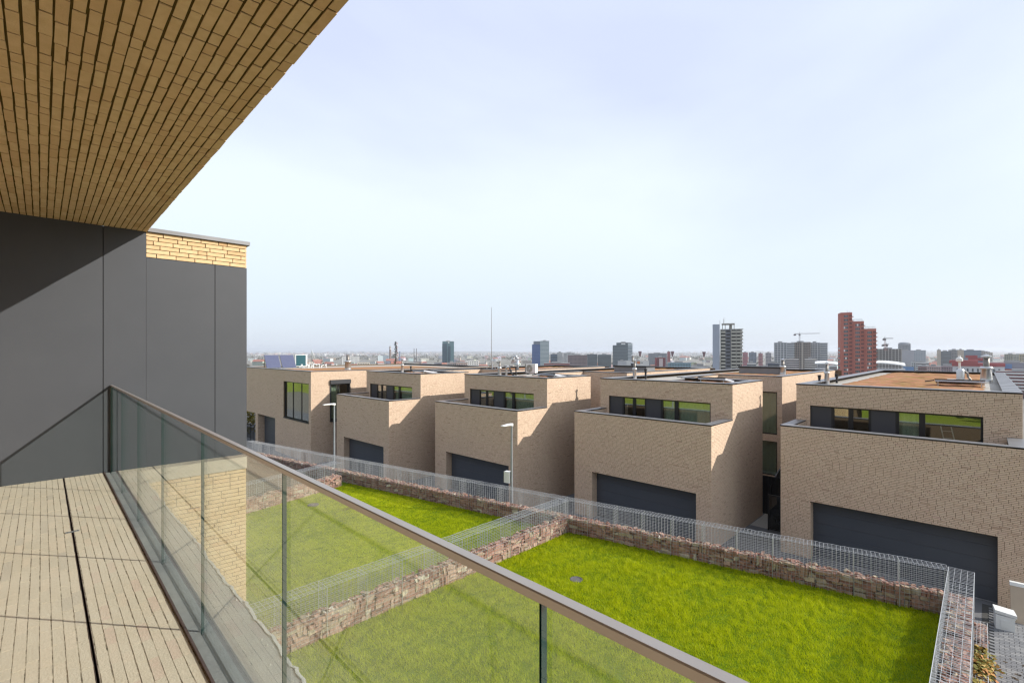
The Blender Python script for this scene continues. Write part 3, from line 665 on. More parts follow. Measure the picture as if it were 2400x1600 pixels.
# ------------------------------------------------------------------ grass
def grass(n, name='grass'):
    rg = np.random.default_rng(3)
    x = rg.uniform(1.2, 17, n*3); y = rg.uniform(.6, 24, n*3)
    xr = G0.x+(y-G0.y)*(G1.x-G0.x)/(G1.y-G0.y)-.02
    ydiv = 20.85+(x-1.4)*v2.y/v2.x
    ok = (x < xr) & ((y < 11.17) | (y > 11.66)) & (y > .66) & (y < ydiv-.02)
    for cx, cy, r in ((11.66, 8.71, .20), (9.18, 21.3, .26)): ok &= (x-cx)**2+(y-cy)**2 > r*r
    dpt = x*FW.x+y*FW.y; lat = x*RT.x+y*RT.y
    ok &= np.abs(lat) < dpt*1.12
    ok &= rg.uniform(0, 1, len(x)) < np.clip((14.0/np.maximum(dpt, 5))**1.3, .16, 1)
    x, y, dpt = x[ok][:n], y[ok][:n], dpt[ok][:n]; n = len(x)
    ph = np.sin(x*2.1+np.sin(y*1.3)*2)*np.sin(y*2.7+np.sin(x*.9)*2); ph2 = np.sin(x*7+3*np.sin(y*5))*np.sin(y*8+2*np.sin(x*4))
    h = (.054+.014*ph+.020*ph2)*rg.uniform(.5, 1.5, n); wd = rg.uniform(.0035, .0065, n)*np.clip(dpt/11, .9, 2.4)
    h *= np.where(y > 11.6, .72, 1)
    a = rg.uniform(0, 2*np.pi, n); la = rg.uniform(0, 2*np.pi, n)*.6+ph*1.5; ln = h*rg.uniform(.1, .95, n)
    z = np.full(n, LAWN)
    v = np.empty((n, 3, 3)); ca, sa = np.cos(a)*wd, np.sin(a)*wd
    v[:, 0] = np.stack([x-ca, y-sa, z], 1); v[:, 1] = np.stack([x+ca, y+sa, z], 1); v[:, 2] = np.stack([x+np.cos(la)*ln, y+np.sin(la)*ln, z+h], 1)
    me = bpy.data.meshes.new(name); me.vertices.add(n*3); me.vertices.foreach_set('co', v.ravel())
    me.loops.add(n*3); me.loops.foreach_set('vertex_index', np.arange(n*3)); me.polygons.add(n); me.polygons.foreach_set('loop_start', np.arange(n)*3)
    try: me.polygons.foreach_set('loop_total', np.full(n, 3))
    except Exception: pass
    dry = np.where(y > 11.6, .16*np.clip(np.sin(x*.8+1)*np.sin(y*.55), -.4, 1), 0)
    at = me.attributes.new('tint', 'FLOAT', 'FACE'); at.data.foreach_set('value', np.clip(.40+.08*ph+.13*ph2+dry+rg.normal(0, .17, n), 0, 1).astype(np.float32))
    m = bpy.data.materials.new('grass'); m.use_nodes = True; nn = m.node_tree; lk = nn.links.new; b = nn.nodes['Principled BSDF']; o = nn.nodes['Material Output']
    atn = nn.nodes.new('ShaderNodeAttribute'); atn.attribute_name = 'tint'; r = nn.nodes.new('ShaderNodeValToRGB'); el = r.color_ramp.elements
    el[0].color = (.18, .27, .003, 1); el[1].color = (.64, .60, .10, 1); el.new(.45).color = (.45, .51, .005, 1); el.new(.75).color = (.57, .62, .012, 1)
    lk(atn.outputs['Fac'], r.inputs[0]); lk(r.outputs[0], b.inputs['Base Color']); b.inputs['Roughness'].default_value = .6; b.inputs['Specular IOR Level'].default_value = .25
    tl = nn.nodes.new('ShaderNodeBsdfTranslucent'); lk(r.outputs[0], tl.inputs[0]); mxx = nn.nodes.new('ShaderNodeMixShader'); mxx.inputs[0].default_value = .5
    lk(b.outputs[0], mxx.inputs[1]); lk(tl.outputs[0], mxx.inputs[2]); lk(mxx.outputs[0], o.inputs[0])
    me.materials.append(m); me.update(calc_edges=True); me.polygons.foreach_set('use_smooth', np.zeros(n, bool))
    return link(name, me, kind='stuff', label='short green grass of the lawns', cat='grass')
grass(900000)
for (x, y, r, lab) in ((11.66, 8.71, .19, 'dark round manhole cover sunk in the grass of the near lawn'), (9.18, 21.3, .25, 'pale grey manhole cover in the second lawn, seen through the glass')):
    mb = MB(); mb.lathe([(r, -.01), (r, .03), (r-.03, .034), (r-.045, .022), (.01, .026)], n=12); o = mb.build('manhole_cover', M['manhole'], label=lab, cat='manhole cover', loc=(x, y, LAWN-.008))

# ------------------------------------------------------------------ things in the street
def lamp(loc, h, label, box=False):
    t = thing('street_lamp', label, 'street lamp', loc, math.atan2(GD.y, GD.x)+math.pi/2, group='slim street lamps along the street')
    k = MB(); k.lathe([(.085, 0), (.085, .9), (.06, .98), (.042, h-.06), (.042, h)], n=12); k.build('pole', M['steelgrey'], t)
    k = MB(); k.hexa([(-.05, -.05, h-.06), (.16, -.06, h-.02), (.16, .06, h-.02), (-.05, .05, h-.06), (-.05, -.05, h+.05), (.16, -.06, h+.06), (.16, .06, h+.06), (-.05, .05, h+.05)])
    k.hexa([(.16, -.10, h-.005), (.72, -.07, h+.015), (.72, .07, h+.015), (.16, .10, h-.005), (.16, -.10, h+.055), (.72, -.07, h+.04), (.72, .07, h+.04), (.16, .10, h+.055)])
    k.build('lamp_head', M['white'], t)
    k = MB(); k.box(.2, -.06, h-.012, .6, .06, h+.002); k.build('lens', M['pane'], t)
    if box:
        k = MB(); k.box(-.12, -.33, 2.55, .10, -.06, 3.02); k.build('box', M['white'], t, label='white box strapped to the lamp post')
    return t
M['steelgrey'] = mat('steelgrey', (.27, .29, .315), .4, metal=.3, noise=(5, (.34, .37, .40), .5))
lamp((14.62, 14.3, 0), 5.02, 'grey street lamp with a small white box on its pole', True)
lamp((12.26, 25.72, 0), 5.2, 'grey street lamp without a box, in front of the leftmost house')
# packaging by the near garage
t = thing('white_box', 'white foam box with loose lid standing on the grey pavers by the garage', 'box', (20.2, -.42, .02), .12)
k = MB(); k.box(-.17, -.2, 0, .17, .2, .40); k.box(-.185, -.06, .08, -.171, .10, .30, 0); k.build('body', M['white'], t)
k = MB(); k.hexa([(-.18, -.24, .41), (.16, -.22, .43), (.18, .22, .47), (-.15, .21, .44), (-.18, -.24, .49), (.16, -.22, .52), (.18, .22, .56), (-.15, .21, .53)]); k.build('lid', M['white'], t)
t = thing('cardboard_sheet', 'tall tan cardboard sheet leaning against the brick wall beside the white box', 'cardboard', (20.85, -.74, .02), .05)
k = MB(); k.hexa([(-.02, -.16, 0), (.05, -.16, 0), (.05, .16, 0), (-.02, .16, 0), (.30, -.16, 1.06), (.37, -.16, 1.06), (.37, .16, 1.06), (.30, .16, 1.06)]); k.build('sheet', M['card'], t)
k = MB(); k.hexa([(.27, -.17, .99), (.39, -.17, .99), (.39, .17, .99), (.27, .17, .99), (.29, -.17, 1.09), (.41, -.17, 1.09), (.41, .17, 1.09), (.29, .17, 1.09)]); k.build('foam_cap', M['white'], t)
k = MB(); k.tube((20.42, -.48, .09), (20.9, -.66, .09), .035, 8, caps=True); k.build('foam_strip', M['white'], label='white foam strip on the ground between the box and the cardboard sheet', cat='packaging')
k = MB(); gg = random.Random(2)
for _ in range(26):
    x, y = 17.6+gg.gauss(0, .45), -.75+gg.gauss(0, .25); r = gg.uniform(.02, .06)
    k.poly([(x+r*math.cos(a)*gg.uniform(.5, 1.2), y+r*math.sin(a)*gg.uniform(.5, 1.2), .0265) for a in [i*1.05 for i in range(6)]])
k.build('dirt_spots', M['soil'], kind='stuff', label='dark dirt spots on the grey pavers', cat='dirt')
# alley gate between the two right-hand houses
t = thing('alley_gate', 'black glazed metal gate in the alley between the two right-hand houses', 'gate', (23.9, 6.0, 0))
k = MB()
for y in (.0, 1.02): k.box(-.03, y-.03, 0, .03, y+.03, 1.62)
k.box(-.025, .03, 1.57, .025, .99, 1.62); k.box(-.025, .03, .05, .025, .99, .10); k.build('frame', M['frame'], t)
k = MB(); k.box(-.004, .03, .10, .004, .99, 1.57); k.build('mesh_panel', glass('gatemesh', (.30, .30, .30), .02), t)
k = MB(); k.lathe([(.035, 0), (.035, .05)], (0, -.02, 1.63), 10); k.build('knob', M['steel'], t)
t = thing('dark_fence', 'plain black fence boards closing the alley behind the gate', 'fence', (26.2, 5.9, 0))
for i in range(14):
    k = MB(); k.box(0, i*.15, 0, .03, i*.15+.145, 1.9+.12*i*.0); k.build('board', M['frame'], t)
t = thing('stair_wall', 'sloping dark metal stair side beside the alley, under the narrow windows', 'stair', (26.0, 7.55, 0))
k = MB(); k.hexa([(0, 0, 0), (4.5, 0, 0), (4.5, .06, 0), (0, .06, 0), (0, 0, 1.5), (4.5, 0, 3.0), (4.5, .06, 3.0), (0, .06, 1.5)]); k.build('side_panel', M['frame'], t)
def leaf_ball(k, c, r, n, g, size, sq=1.0, flat=0):
    for _ in range(n):
        d = Vector((g.gauss(0, 1), g.gauss(0, 1), g.gauss(0, 1))).normalized()*(r*g.uniform(.55, 1.05)); d.z *= sq; p = Vector(c)+d
        a = Vector((g.gauss(0, 1), g.gauss(0, 1), g.gauss(0, 1))).normalized(); b = a.orthogonal().normalized(); s = size*g.uniform(.6, 1.3); c2 = a.cross(b)
        k.quad(p-b*s, p+c2*s*.55, p+b*s, p-c2*s*.55, t=g.random())
gg = random.Random(31)
t = thing('round_shrub', 'dark round clipped shrub behind the black alley gate', 'shrub', (24.7, 6.65, 0))
k = MB(); leaf_ball(k, (0, 0, .42), .40, 700, gg, .05); k.build('foliage', M['hedge'], t)
t = thing('low_plants', 'loose pale plants on gravel beside the alley gate', 'plant', (25.0, 5.6, 0))
k = MB()
for _ in range(14): leaf_ball(k, (gg.uniform(-.6, .8), gg.uniform(-.3, .3), gg.uniform(.05, .3)), .2, 60, gg, .05)
k.build('foliage', M['ivy'], t)
k = MB(); k.poly([(24.0, 5.95, .006), (31, 5.95, .006), (31, 7.85, .006), (24.0, 7.85, .006)]); k.build('gravel_bed', M['gravel'], kind='structure')
# ivy on the low gabion
t = thing('ivy', 'yellow and orange ivy spilling over the low gabion by the pavers', 'ivy', (0, 0, 0))
k = MB()
for _ in range(6500):
    x = 16.3-abs(gg.gauss(0, 3.2)); y = .12+gg.gauss(0, .12)-.05*max(0, 15-x)*.4; z = .92+.10*math.sin(x*5)+gg.gauss(0, .05)-(.5*abs(y) if y < -.05 else 0)
    if x < 8: continue
    a = Vector((gg.gauss(-.2, .5), gg.gauss(-.2, .5), 1)).normalized(); b = a.orthogonal().normalized(); b.rotate(Matrix.Rotation(gg.uniform(0, 6.28), 3, a)); c2 = a.cross(b); s = gg.uniform(.03, .06); p = Vector((x, y, z))
    k.poly([p-b*s, p-b*s*.2+c2*s*.7, p+b*s, p-b*s*.2-c2*s*.7], t=gg.random())
k.build('foliage', M['ivy'], t)
# yard fence and bushes beyond the leftmost house
t = thing('yard_fence', 'thin black bar fence left of the end house garage', 'fence', (14.9, 47.0, 0), math.pi/2)
for i in range(7):
    k = MB(); k.box(i*1.0-.02, -.02, 0, i*1.0+.02, .02, 1.55); k.build('post', M['frame'], t)
k = MB(); [k.box(0, -.012, z, 6, .012, z+.03) for z in (.2, 1.48)]; [k.box(.1*i, -.006, .2, .1*i+.012, .006, 1.5) for i in range(60)]; k.build('bar_grid', M['frame'], t)
for i, (x, y, r) in enumerate(((17.5, 49.5, 1.5), (16.2, 52.5, 1.9), (19.2, 54.5, 2.2))):
    t = thing('yellow_bush', ('round yellow-green bush right behind the thin black yard fence', 'middle yellow-green bush behind the thin black yard fence', 'rear yellow-green bush behind the thin black yard fence')[i], 'bush', (x, y, 0), group='bushes behind the yard fence')
    k = MB()
    for _ in range(9): leaf_ball(k, (gg.uniform(-r, r)*.6, gg.uniform(-r, r)*.6, gg.uniform(.3, r*1.3)), r*.6, 150, gg, .13)
    k.build('foliage', M['yellowleaf'], t)

# ------------------------------------------------------------------ things on the roofs
RZ = 6.66
def flue(x, y, label, h=1.0, r=.11, cowl=True, z=RZ-.12, group='metal flues on the roofs'):
    t = thing('metal_flue', label, 'chimney', (x, y, z), group=group)
    k = MB(); k.lathe([(r*1.25, 0), (r*1.18, .12), (r, h*.5), (r*1.5, h*.52), (r*1.05, h*.62), (.001, h*.62)], n=16); k.build('sleeve', M['steel'], t, smooth=True)
    k = MB(); k.lathe([(r*.62, h*.6), (r*.62, h*.96), (.001, h*.96)], n=14); k.build('pipe', M['fluedark'], t, smooth=True)
    if cowl:
        k = MB(); k.lathe([(r*.4, h*.99), (r*1.05, h), (r*1.05, h*1.03), (.001, h*1.1)], n=16); k.build('cap', M['steel'], t)
    return t
M['fluedark'] = mat('fluedark', (.22, .2, .18), .4, metal=.5, noise=(9, (.12, .11, .1), .6))
def vent(x, y, label, h=.5, r=.05):
    t = thing('vent_pipe', label, 'vent pipe', (x, y, RZ-.14), group='small black vent pipes on the roofs')
    k = MB(); k.lathe([(r, 0), (r, h*.62)], n=12); k.build('pipe', M['rubber'], t)
    k = MB(); k.lathe([(r*1.25, h*.6), (r*1.3, h*.85), (r*1.7, h*.92), (r*1.7, h), (.001, h)], n=12); k.build('cap', M['rubber'], t)
def collector(x, y, rz, label, w_=1.5):
    t = thing('solar_collector', label, 'solar collector', (x, y, RZ-.12), rz, group='low tilted solar collectors on the roofs')
    k = MB(); k.hexa([(-.02, 0, .22), (1.1, 0, .05), (1.1, w_, .05), (-.02, w_, .22), (0, 0, .31), (1.12, 0, .14), (1.12, w_, .14), (0, w_, .31)]); k.build('case', M['steelpale'], t)
    k = MB(); k.hexa([(.02, .03, .311), (1.1, .03, .146), (1.1, w_-.03, .146), (.02, w_-.03, .311), (.02, .03, .322), (1.1, .03, .157), (1.1, w_-.03, .157), (.02, w_-.03, .322)]); k.build('panel', M['pv'], t)
    k = MB(); k.box(-.06, -.02, .30, .0, w_+.02, .335); k.build('edge', M['black'], t)
    for yy in (.08, w_-.12):
        k = MB(); k.box(.02, yy, 0, .06, yy+.04, .22); k.build('leg', M['steel'], t)
    k = MB(); k.tube((-.03, w_+.02, .27), (-.03, w_+.35, .2), .025, 8, caps=True); k.build('hose', M['rubber'], t)
M['steelpale'] = mat('steelpale', (.55, .57, .62), .35, metal=.2)
# nearest house
flue(27.4, 5.45, 'slim metal flue at the left corner of the nearest roof', .98, .095)
vent(27.2, 5.72, 'short black vent pipe left of the slim flue on the nearest roof', .45)
vent(28.9, 5.32, 'short black vent pipe right of the slim flue on the nearest roof', .45)
flue(34.6, -.08, 'thick two-stage metal chimney at the right edge of the nearest roof', 1.28, .2, z=RZ-.1)
t = thing('vent_hood', 'bent silver ventilation hood standing on the red roof plants of the nearest house', 'vent', (35.8, .92, RZ-.12))
k = MB(); k.lathe([(.17, 0), (.17, .5), (.15, .58), (.1, .64), (.001, .66)], n=18)
k.build('duct', M['steel'], t, smooth=True)
k = MB(); k.path([(.05, -.16, .5), (.08, -.28, .38), (.05, -.3, .2), (.1, -.42, .02)], .05, 8); k.build('hose', M['fluedark'], t)
k = MB(); k.box(-.55, -.45, 0, .35, .55, .06); k.build('base_slab', M['white'], t)
t = thing('roof_post', 'small white weather cap on a short post behind the vent hood', 'vent', (39.0, 1.05, RZ-.12))
k = MB(); k.lathe([(.05, 0), (.05, .95), (.16, 1.0), (.16, 1.15), (.05, 1.25), (.05, 1.35)], n=14); k.build('cap', M['white'], t)
collector(29.2, -.02, 0, 'low solar collector with a silver back on the nearest roof', 1.62)
# second house
flue(24.5, 14.2, 'slim metal flue on the roof of the house beside the alley', 1.05, .095); vent(25.3, 13.95, 'black vent pipe right of the slim flue on the house beside the alley', .6, .055)
collector(23.4, 8.75, 0, 'low solar collector on the roof of the house beside the alley', 1.3)
flue(36.2, 9.75, 'metal chimney with side hoses on the rear wing beside the alley', 1.0, .15)
# middle house
flue(21.1, 21.7, 'slim pale flue on the roof of the middle house, left of the bent pipe', 1.0, .10)
flue(33.0, 19.3, 'tall metal chimney beside the hatch on the rear wing of the middle house', 1.25, .12)
t = thing('bent_pipe', 'bent silver duct with a black hose on the roof of the middle house', 'duct', (21.75, 21.75, RZ-.12))
k = MB(); pts = [(0, 0, 0), (0, 0, .42)]+[(0, .0-.18*(1-math.cos(a)), .42+.18*math.sin(a)) for a in (.5, 1.0, 1.57, 2.1)]; k.path(pts, .07, 10); k.build('duct', M['steel'], t)
k = MB(); k.path([(0, -.27, .57), (0, -.38, .4), (0, -.5, .15), (0, -.75, .03)], .05, 8); k.build('hose', M['rubber'], t)
vent(22.9, 22.0, 'black vent pipe right of the bent silver duct', .6, .045)
t = thing('air_conditioner', 'white air conditioner outdoor unit with a round fan on the middle roof', 'air conditioner', (22.95, 20.35, RZ-.02), .1)
k = MB(); k.box(0, 0, .12, .34, .95, .86); k.build('case', M['white'], t)
k = MB(); k.box(-.004, .955, .12, .335, 1.02, .84); k.build('side_grille', M['fluedark'], t)
t.scale = (.8, .8, .8)
k = MB()
for rr in (.30, .25, .20, .15, .10, .05):
    for i in range(28):
        a, b = 2*math.pi*i/28, 2*math.pi*(i+1)/28; k.tube((-.012, .58+rr*math.cos(a), .49+rr*math.sin(a)), (-.012, .58+rr*math.cos(b), .49+rr*math.sin(b)), .007, 4)
k.build('fan_guard', M['white'], t)
k = MB(); k.poly([(-.003, .58+.3*math.cos(i*.2244), .49+.3*math.sin(i*.2244)) for i in range(28)]); k.build('fan_well', M['fan'], t)
k = MB(); k.poly([(-.008, .58+.06*math.cos(i*.5236), .49+.06*math.sin(i*.5236)) for i in range(12)]); k.build('hub', M['white'], t)
for yy in (.1, .8):
    k = MB(); k.box(.02, yy, 0, .32, yy+.05, .12); k.build('foot', M['rubber'], t)
collector(21.2, 17.3, 0, 'low solar collector right of the air conditioner on the middle roof', 1.35)
t = thing('duct_elbow', 'upright silver duct elbow behind the air conditioner', 'duct', (28.3, 27.0, RZ-.12))
k = MB(); k.path([(0, 0, 0), (0, 0, .95), (0, .1, 1.12), (0, .3, 1.18), (0, .48, 1.1), (0, .52, .8)], .1, 10); k.build('duct', M['steel'], t, smooth=True)
# third house back, end house
flue(20.3, 31.4, 'slim pale flue on the roof of the smaller terrace house', 1.0, .09); collector(19.3, 27.2, 0, 'low solar collector on the roof of the smaller terrace house', 1.4); vent(20.8, 31.0, 'black vent pipe by the flue of the smaller terrace house', .5, .045)
flue(19.3, 38.0, 'squat two-stage flue on the right edge of the leftmost roof', 1.35, .22, cowl=False)
t = thing('solar_array', 'pair of steep blue solar panels on the roof of the leftmost house', 'solar panel', (15.6, 45.9, RZ-.1))
for i in range(2):
    x0 = i*1.36; f_ = lambda y, z, dx=0: (x0+dx, y*.8, z)
    k = MB(); k.hexa([f_(.05, .05), f_(.05, .05, 1.28), f_(.09, .05, 1.28), f_(.09, .05), f_(1.0, 1.26), f_(1.0, 1.26, 1.28), f_(1.05, 1.26, 1.28), f_(1.05, 1.26)]); k.build('frame', M['zinc'], t)
    k = MB(); k.hexa([f_(.02, .09, .03), f_(.02, .09, 1.25), f_(.06, .09, 1.25), f_(.06, .09, .03), f_(.955, 1.24, .03), f_(.955, 1.24, 1.25), f_(.995, 1.24, 1.25), f_(.995, 1.24, .03)]); k.build('panel', M['pv'], t)
k = MB(); [k.tube((x, .86, 0), (x, .84, 1.24), .022, 6) for x in (.1, 1.33, 2.6)]; k.build('stand', M['black'], t)
t = thing('teal_cabinet', 'white cabinet with a teal door beside the blue solar panels', 'cabinet', (18.95, 48.0, RZ-.1))
k = MB(); k.box(0, 0, .1, 1.15, .6, 1.25); k.build('case', M['white'], t)
k = MB(); k.box(.06, -.02, .16, 1.0, -.002, 1.2); k.build('door', M['teal'], t)
t = thing('satellite_dish', 'thin white satellite dish seen edge-on on the leftmost roof', 'satellite dish', (20.6, 48.2, RZ-.1), -.35)
k = MB(); k.lathe([(.05, 0), (.22, .03), (.36, .09), (.47, .17), (.46, .18), (.34, .10), (.2, .045), (.001, .02)], n=22); o = k.build('dish', M['white'], t, smooth=True); o.rotation_euler = (0, 1.25, 0); o.location = (0, 0, 1.15); o.scale = (1.2, 1.2, 1.2)
k = MB(); k.tube((0, 0, 0), (0, 0, 1.15), .03, 8); k.tube((0, 0, 1.15), (.45, 0, 1.3), .012, 6); k.build('mast', M['steel'], t)
t = thing('pipe_cluster', 'tangle of white pipes and brackets on the leftmost roof', 'pipes', (18.9, 45.0, RZ-.12))
k = MB()
for _ in range(14):
    x, y = gg.uniform(-.4, 1.6), gg.uniform(-1, 1.2); k.path([(x, y, 0), (x, y, gg.uniform(.15, .5)), (x+gg.uniform(-.5, .5), y+gg.uniform(-.5, .5), gg.uniform(.1, .5))], .03, 6)
k.build('pipe', M['white'], t)
# roof hatches (grey upstands with black rims) on the rear wings
for x, y, lab in ((32.0, 17.6, 'grey roof hatch with a black rim on the rear wing of the middle house'), (36.4, 9.95, 'grey roof hatch with a black rim on the rear wing beside the alley')):
    t = thing('roof_hatch', lab, 'roof hatch', (x, y, RZ-.12), group='grey roof hatches on the rear wings')
    k = MB(); k.box(0, 0, 0, 1.3, 2.7, .42); k.build('upstand', M['zinc'], t)
    k = MB(); k.box(-.05, -.05, .421, 1.35, 2.75, .52); k.build('rim', M['frame'], t)
t = thing('lightning_mast', 'very tall thin mast standing up from the far roofs', 'mast', (28.5, 30.3, RZ-.14))
k = MB(); k.tube((0, 0, 0), (0, 0, 5.4), .03, 6, r2=.016); k.build('rod', M['fluedark'], t)
k = MB(); [k.tube((math.cos(a)*.5, math.sin(a)*.5, 0), (0, 0, .9), .02, 5) for a in (0, 2.1, 4.2)]; k.build('stay', M['steel'], t)

# ------------------------------------------------------------------ the city below
def spot(bearing, d):
    """plan point d metres ahead on a compass line; bearing as offset per metre to the right of the view axis (in 1/1133)"""
    p = FW*d+RT*((bearing-1200)/FPX*d); return p.x, p.y
def facing(x, y): return math.atan2(-y, -x)+math.pi/2       # turns local -y towards the balcony
CM = {}
def cmat(c, rough=.8):
    k = (c, rough)
    if k not in CM: CM[k] = flat('facade', c, rough)
    return CM[k]
WINM = mat('window_glass_far', (.035, .045, .055), .15, spec=.8); WINL = mat('window_glass_pale', (.16, .20, .24), .15, spec=.8)
def top_z(y, d): return CAMZ+(824-y)/FPX*d
def grid(t, w_, z0, z1, y, cols, rows, name='window', fw_=.6, fh=.5, m=None, depth=.12, axis='y', single=False, cmap=None, g=None):
    """windows over a facade in the plane y (or the side plane x = y when axis is 'x')"""
    mm = m or WINM; k = MB(); cw, rh = w_/cols, (z1-z0)/rows
    for i in range(cols):
        for j in range(rows):
            a0, a1 = -w_/2+cw*(i+.5-fw_/2), -w_/2+cw*(i+.5+fw_/2); c0, c1 = z0+rh*(j+.5-fh/2), z0+rh*(j+.5+fh/2)
            if cmap and not cmap(i, j): continue
            q = MB() if single else k
            (q.box(a0, y-depth, c0, a1, y+.05, c1) if axis == 'y' else q.box(y-.05, a0, c0, y+depth, a1, c1) if depth > 0 else q.box(y+depth, a0, c0, y+.05, a1, c1))
            if single: q.build(name, mm if g is None or g.random() > .14 else WINL, t)
    if not single and k.f: k.build(name, mm, t, kind='stuff')
def tower(name, label, cat, px0, px1, ytop, d, col, depth=None, z0=None, yaw=0, rows=None, cols=6, style='grid', wm=None, fw_=.62, fh=.5, group=None, single=False, roofc=None):
    x, y = spot((px0+px1)/2, d); w_ = (px1-px0)/FPX*d; zb = ground_z(x, y)-2 if z0 is None else z0; zt = top_z(ytop, d); dp = depth or w_*.7
    c = math.cos(abs(yaw)); s_ = math.sin(abs(yaw)); w_ = max(w_*.5, (w_-dp*s_)/c) if yaw else w_
    t = thing(name, label, cat, (x, y, zb), facing(x, y)+yaw, group)
    H = zt-zb; k = MB(); k.box(-w_/2, 0, 0, w_/2, dp, H); k.build('body', cmat(col), t)
    rows = rows or max(2, int(H/3.3))
    if style == 'grid':
        grid(t, w_*.94, 1.5, H-1, 0, cols, rows, fw_=fw_, fh=fh, m=wm, single=single); 
        if yaw:
            sgn = -1 if yaw < 0 else 1
            k = MB(); n = max(2, int(cols*dp/w_))
            for i in range(n):
                for j in range(rows):
                    y0 = dp*(i+.5-fw_/2)/n; y1 = dp*(i+.5+fw_/2)/n; c0 = 1.5+(H-2.5)*(j+.5-fh/2)/rows; c1 = 1.5+(H-2.5)*(j+.5+fh/2)/rows; xx = sgn*w_/2
                    k.box(min(xx-.05, xx+sgn*.12), y0, c0, max(xx-.05, xx+sgn*.12), y1, c1)
            k.build('side_window', wm or WINM, t, kind='stuff')
    elif style == 'band':
        k = MB()
        for j in range(rows): k.box(-w_/2-.1, -.12, 1.5+(H-2.5)*(j+.5-fh/2)/rows, w_/2+.1, dp*.9, 1.5+(H-2.5)*(j+.5+fh/2)/rows)
        k.build('window_band', wm or WINM, t, kind='stuff')
    k = MB(); k.box(-w_/2-.2, -.2, H, w_/2+.2, dp+.2, H+.5)
    if H > 14: k.box(-w_*.2, dp*.25, H+.5, w_*.15, dp*.7, H+2.6)
    k.build('roof', cmat(roofc or (.32, .32, .32)), t)
    return t, w_, dp, H
# glass towers
t, w_, dp, H = tower('glass_tower', 'teal glass office tower left of the tall thin mast', 'tower', 1037, 1064, 800, 1500, (.05, .12, .14), rows=24, cols=8, wm=mat('tealglass', (.07, .15, .17), .12, spec=.9), fw_=.86, fh=.74)
k = MB(); k.box(-w_/2-.6, -1.2, 0, -w_*.12, dp*.8, H-7); k.box(w_*.0, -1.6, 0, w_*.2, 0, H-14); k.build('dark_wing', cmat((.02, .05, .075), .2), t)
k = MB(); k.tube((-w_*.1, dp/2, H), (-w_*.1, dp/2, H+6), .3, 5); k.build('mast', M['fluedark'], t)
k = MB(); k.box(-w_*.02, -1.4, H-5, w_*.1, -.2, H-1.5); k.build('emblem', M['white'], t)
t, w_, dp, H = tower('glass_tower', 'white banded tower with a deep blue left side', 'tower', 1266, 1287, 799, 1300, (.45, .5, .5), rows=22, style='band', wm=mat('paleglass', (.18, .25, .28), .15, spec=.9), fh=.5)
k = MB(); k.box(-w_/2-22, -.5, 0, -w_/2-.1, dp*.7, H-9); k.build('blue_wing', cmat((.035, .085, .24), .25), t)
k = MB(); k.box(-w_/2-18, 1, H-9, -w_/2-.2, dp*.6, H-.5); k.build('upper_wing', cmat((.13, .16, .2), .4), t)
k = MB(); [k.box(-w_/2-22.2, -.62, 3+j*3.9, -w_/2-.2, -.5, 3.5+j*3.9) for j in range(int((H-14)/3.9))]; k.build('spandrel', cmat((.06, .13, .32), .3), t, kind='stuff')
t, w_, dp, H = tower('office_block', 'dark grey glass office block with a white sign strip near its top', 'office', 1445, 1478, 803, 1200, (.09, .12, .14), rows=17, style='band', wm=mat('greyglass', (.05, .08, .10), .12, spec=.9), fh=.62)
k = MB(); k.box(-w_/2-9, -1, 0, w_*.28, dp*.8, H-6); k.build('front_wing', cmat((.07, .10, .12), .25), t)
k = MB(); [k.box(-w_/2-9.1, -1.15, 3+j*3.6, w_*.28+.1, -1.0, 3.9+j*3.6) for j in range(int((H-10)/3.6))]; k.build('spandrel', cmat((.14, .18, .20), .4), t, kind='stuff')
k = MB(); k.box(w_*.30, -.6, 0, w_/2+4, dp*.8, H-1); k.build('pale_side', cmat((.5, .55, .56)), t)
k = MB(); [k.box(w_*.30-.1, -.8, 3+j*3.6, w_/2+4.1, dp*.8+.1, 5.2+j*3.6) for j in range(int((H-6)/3.6))]; k.build('side_band', WINL, t, kind='stuff')
k = MB(); k.box(-w_*.16, -.4, H-4.5, w_*.12, -.2, H-1.2); k.build('sign_strip', M['white'], t)
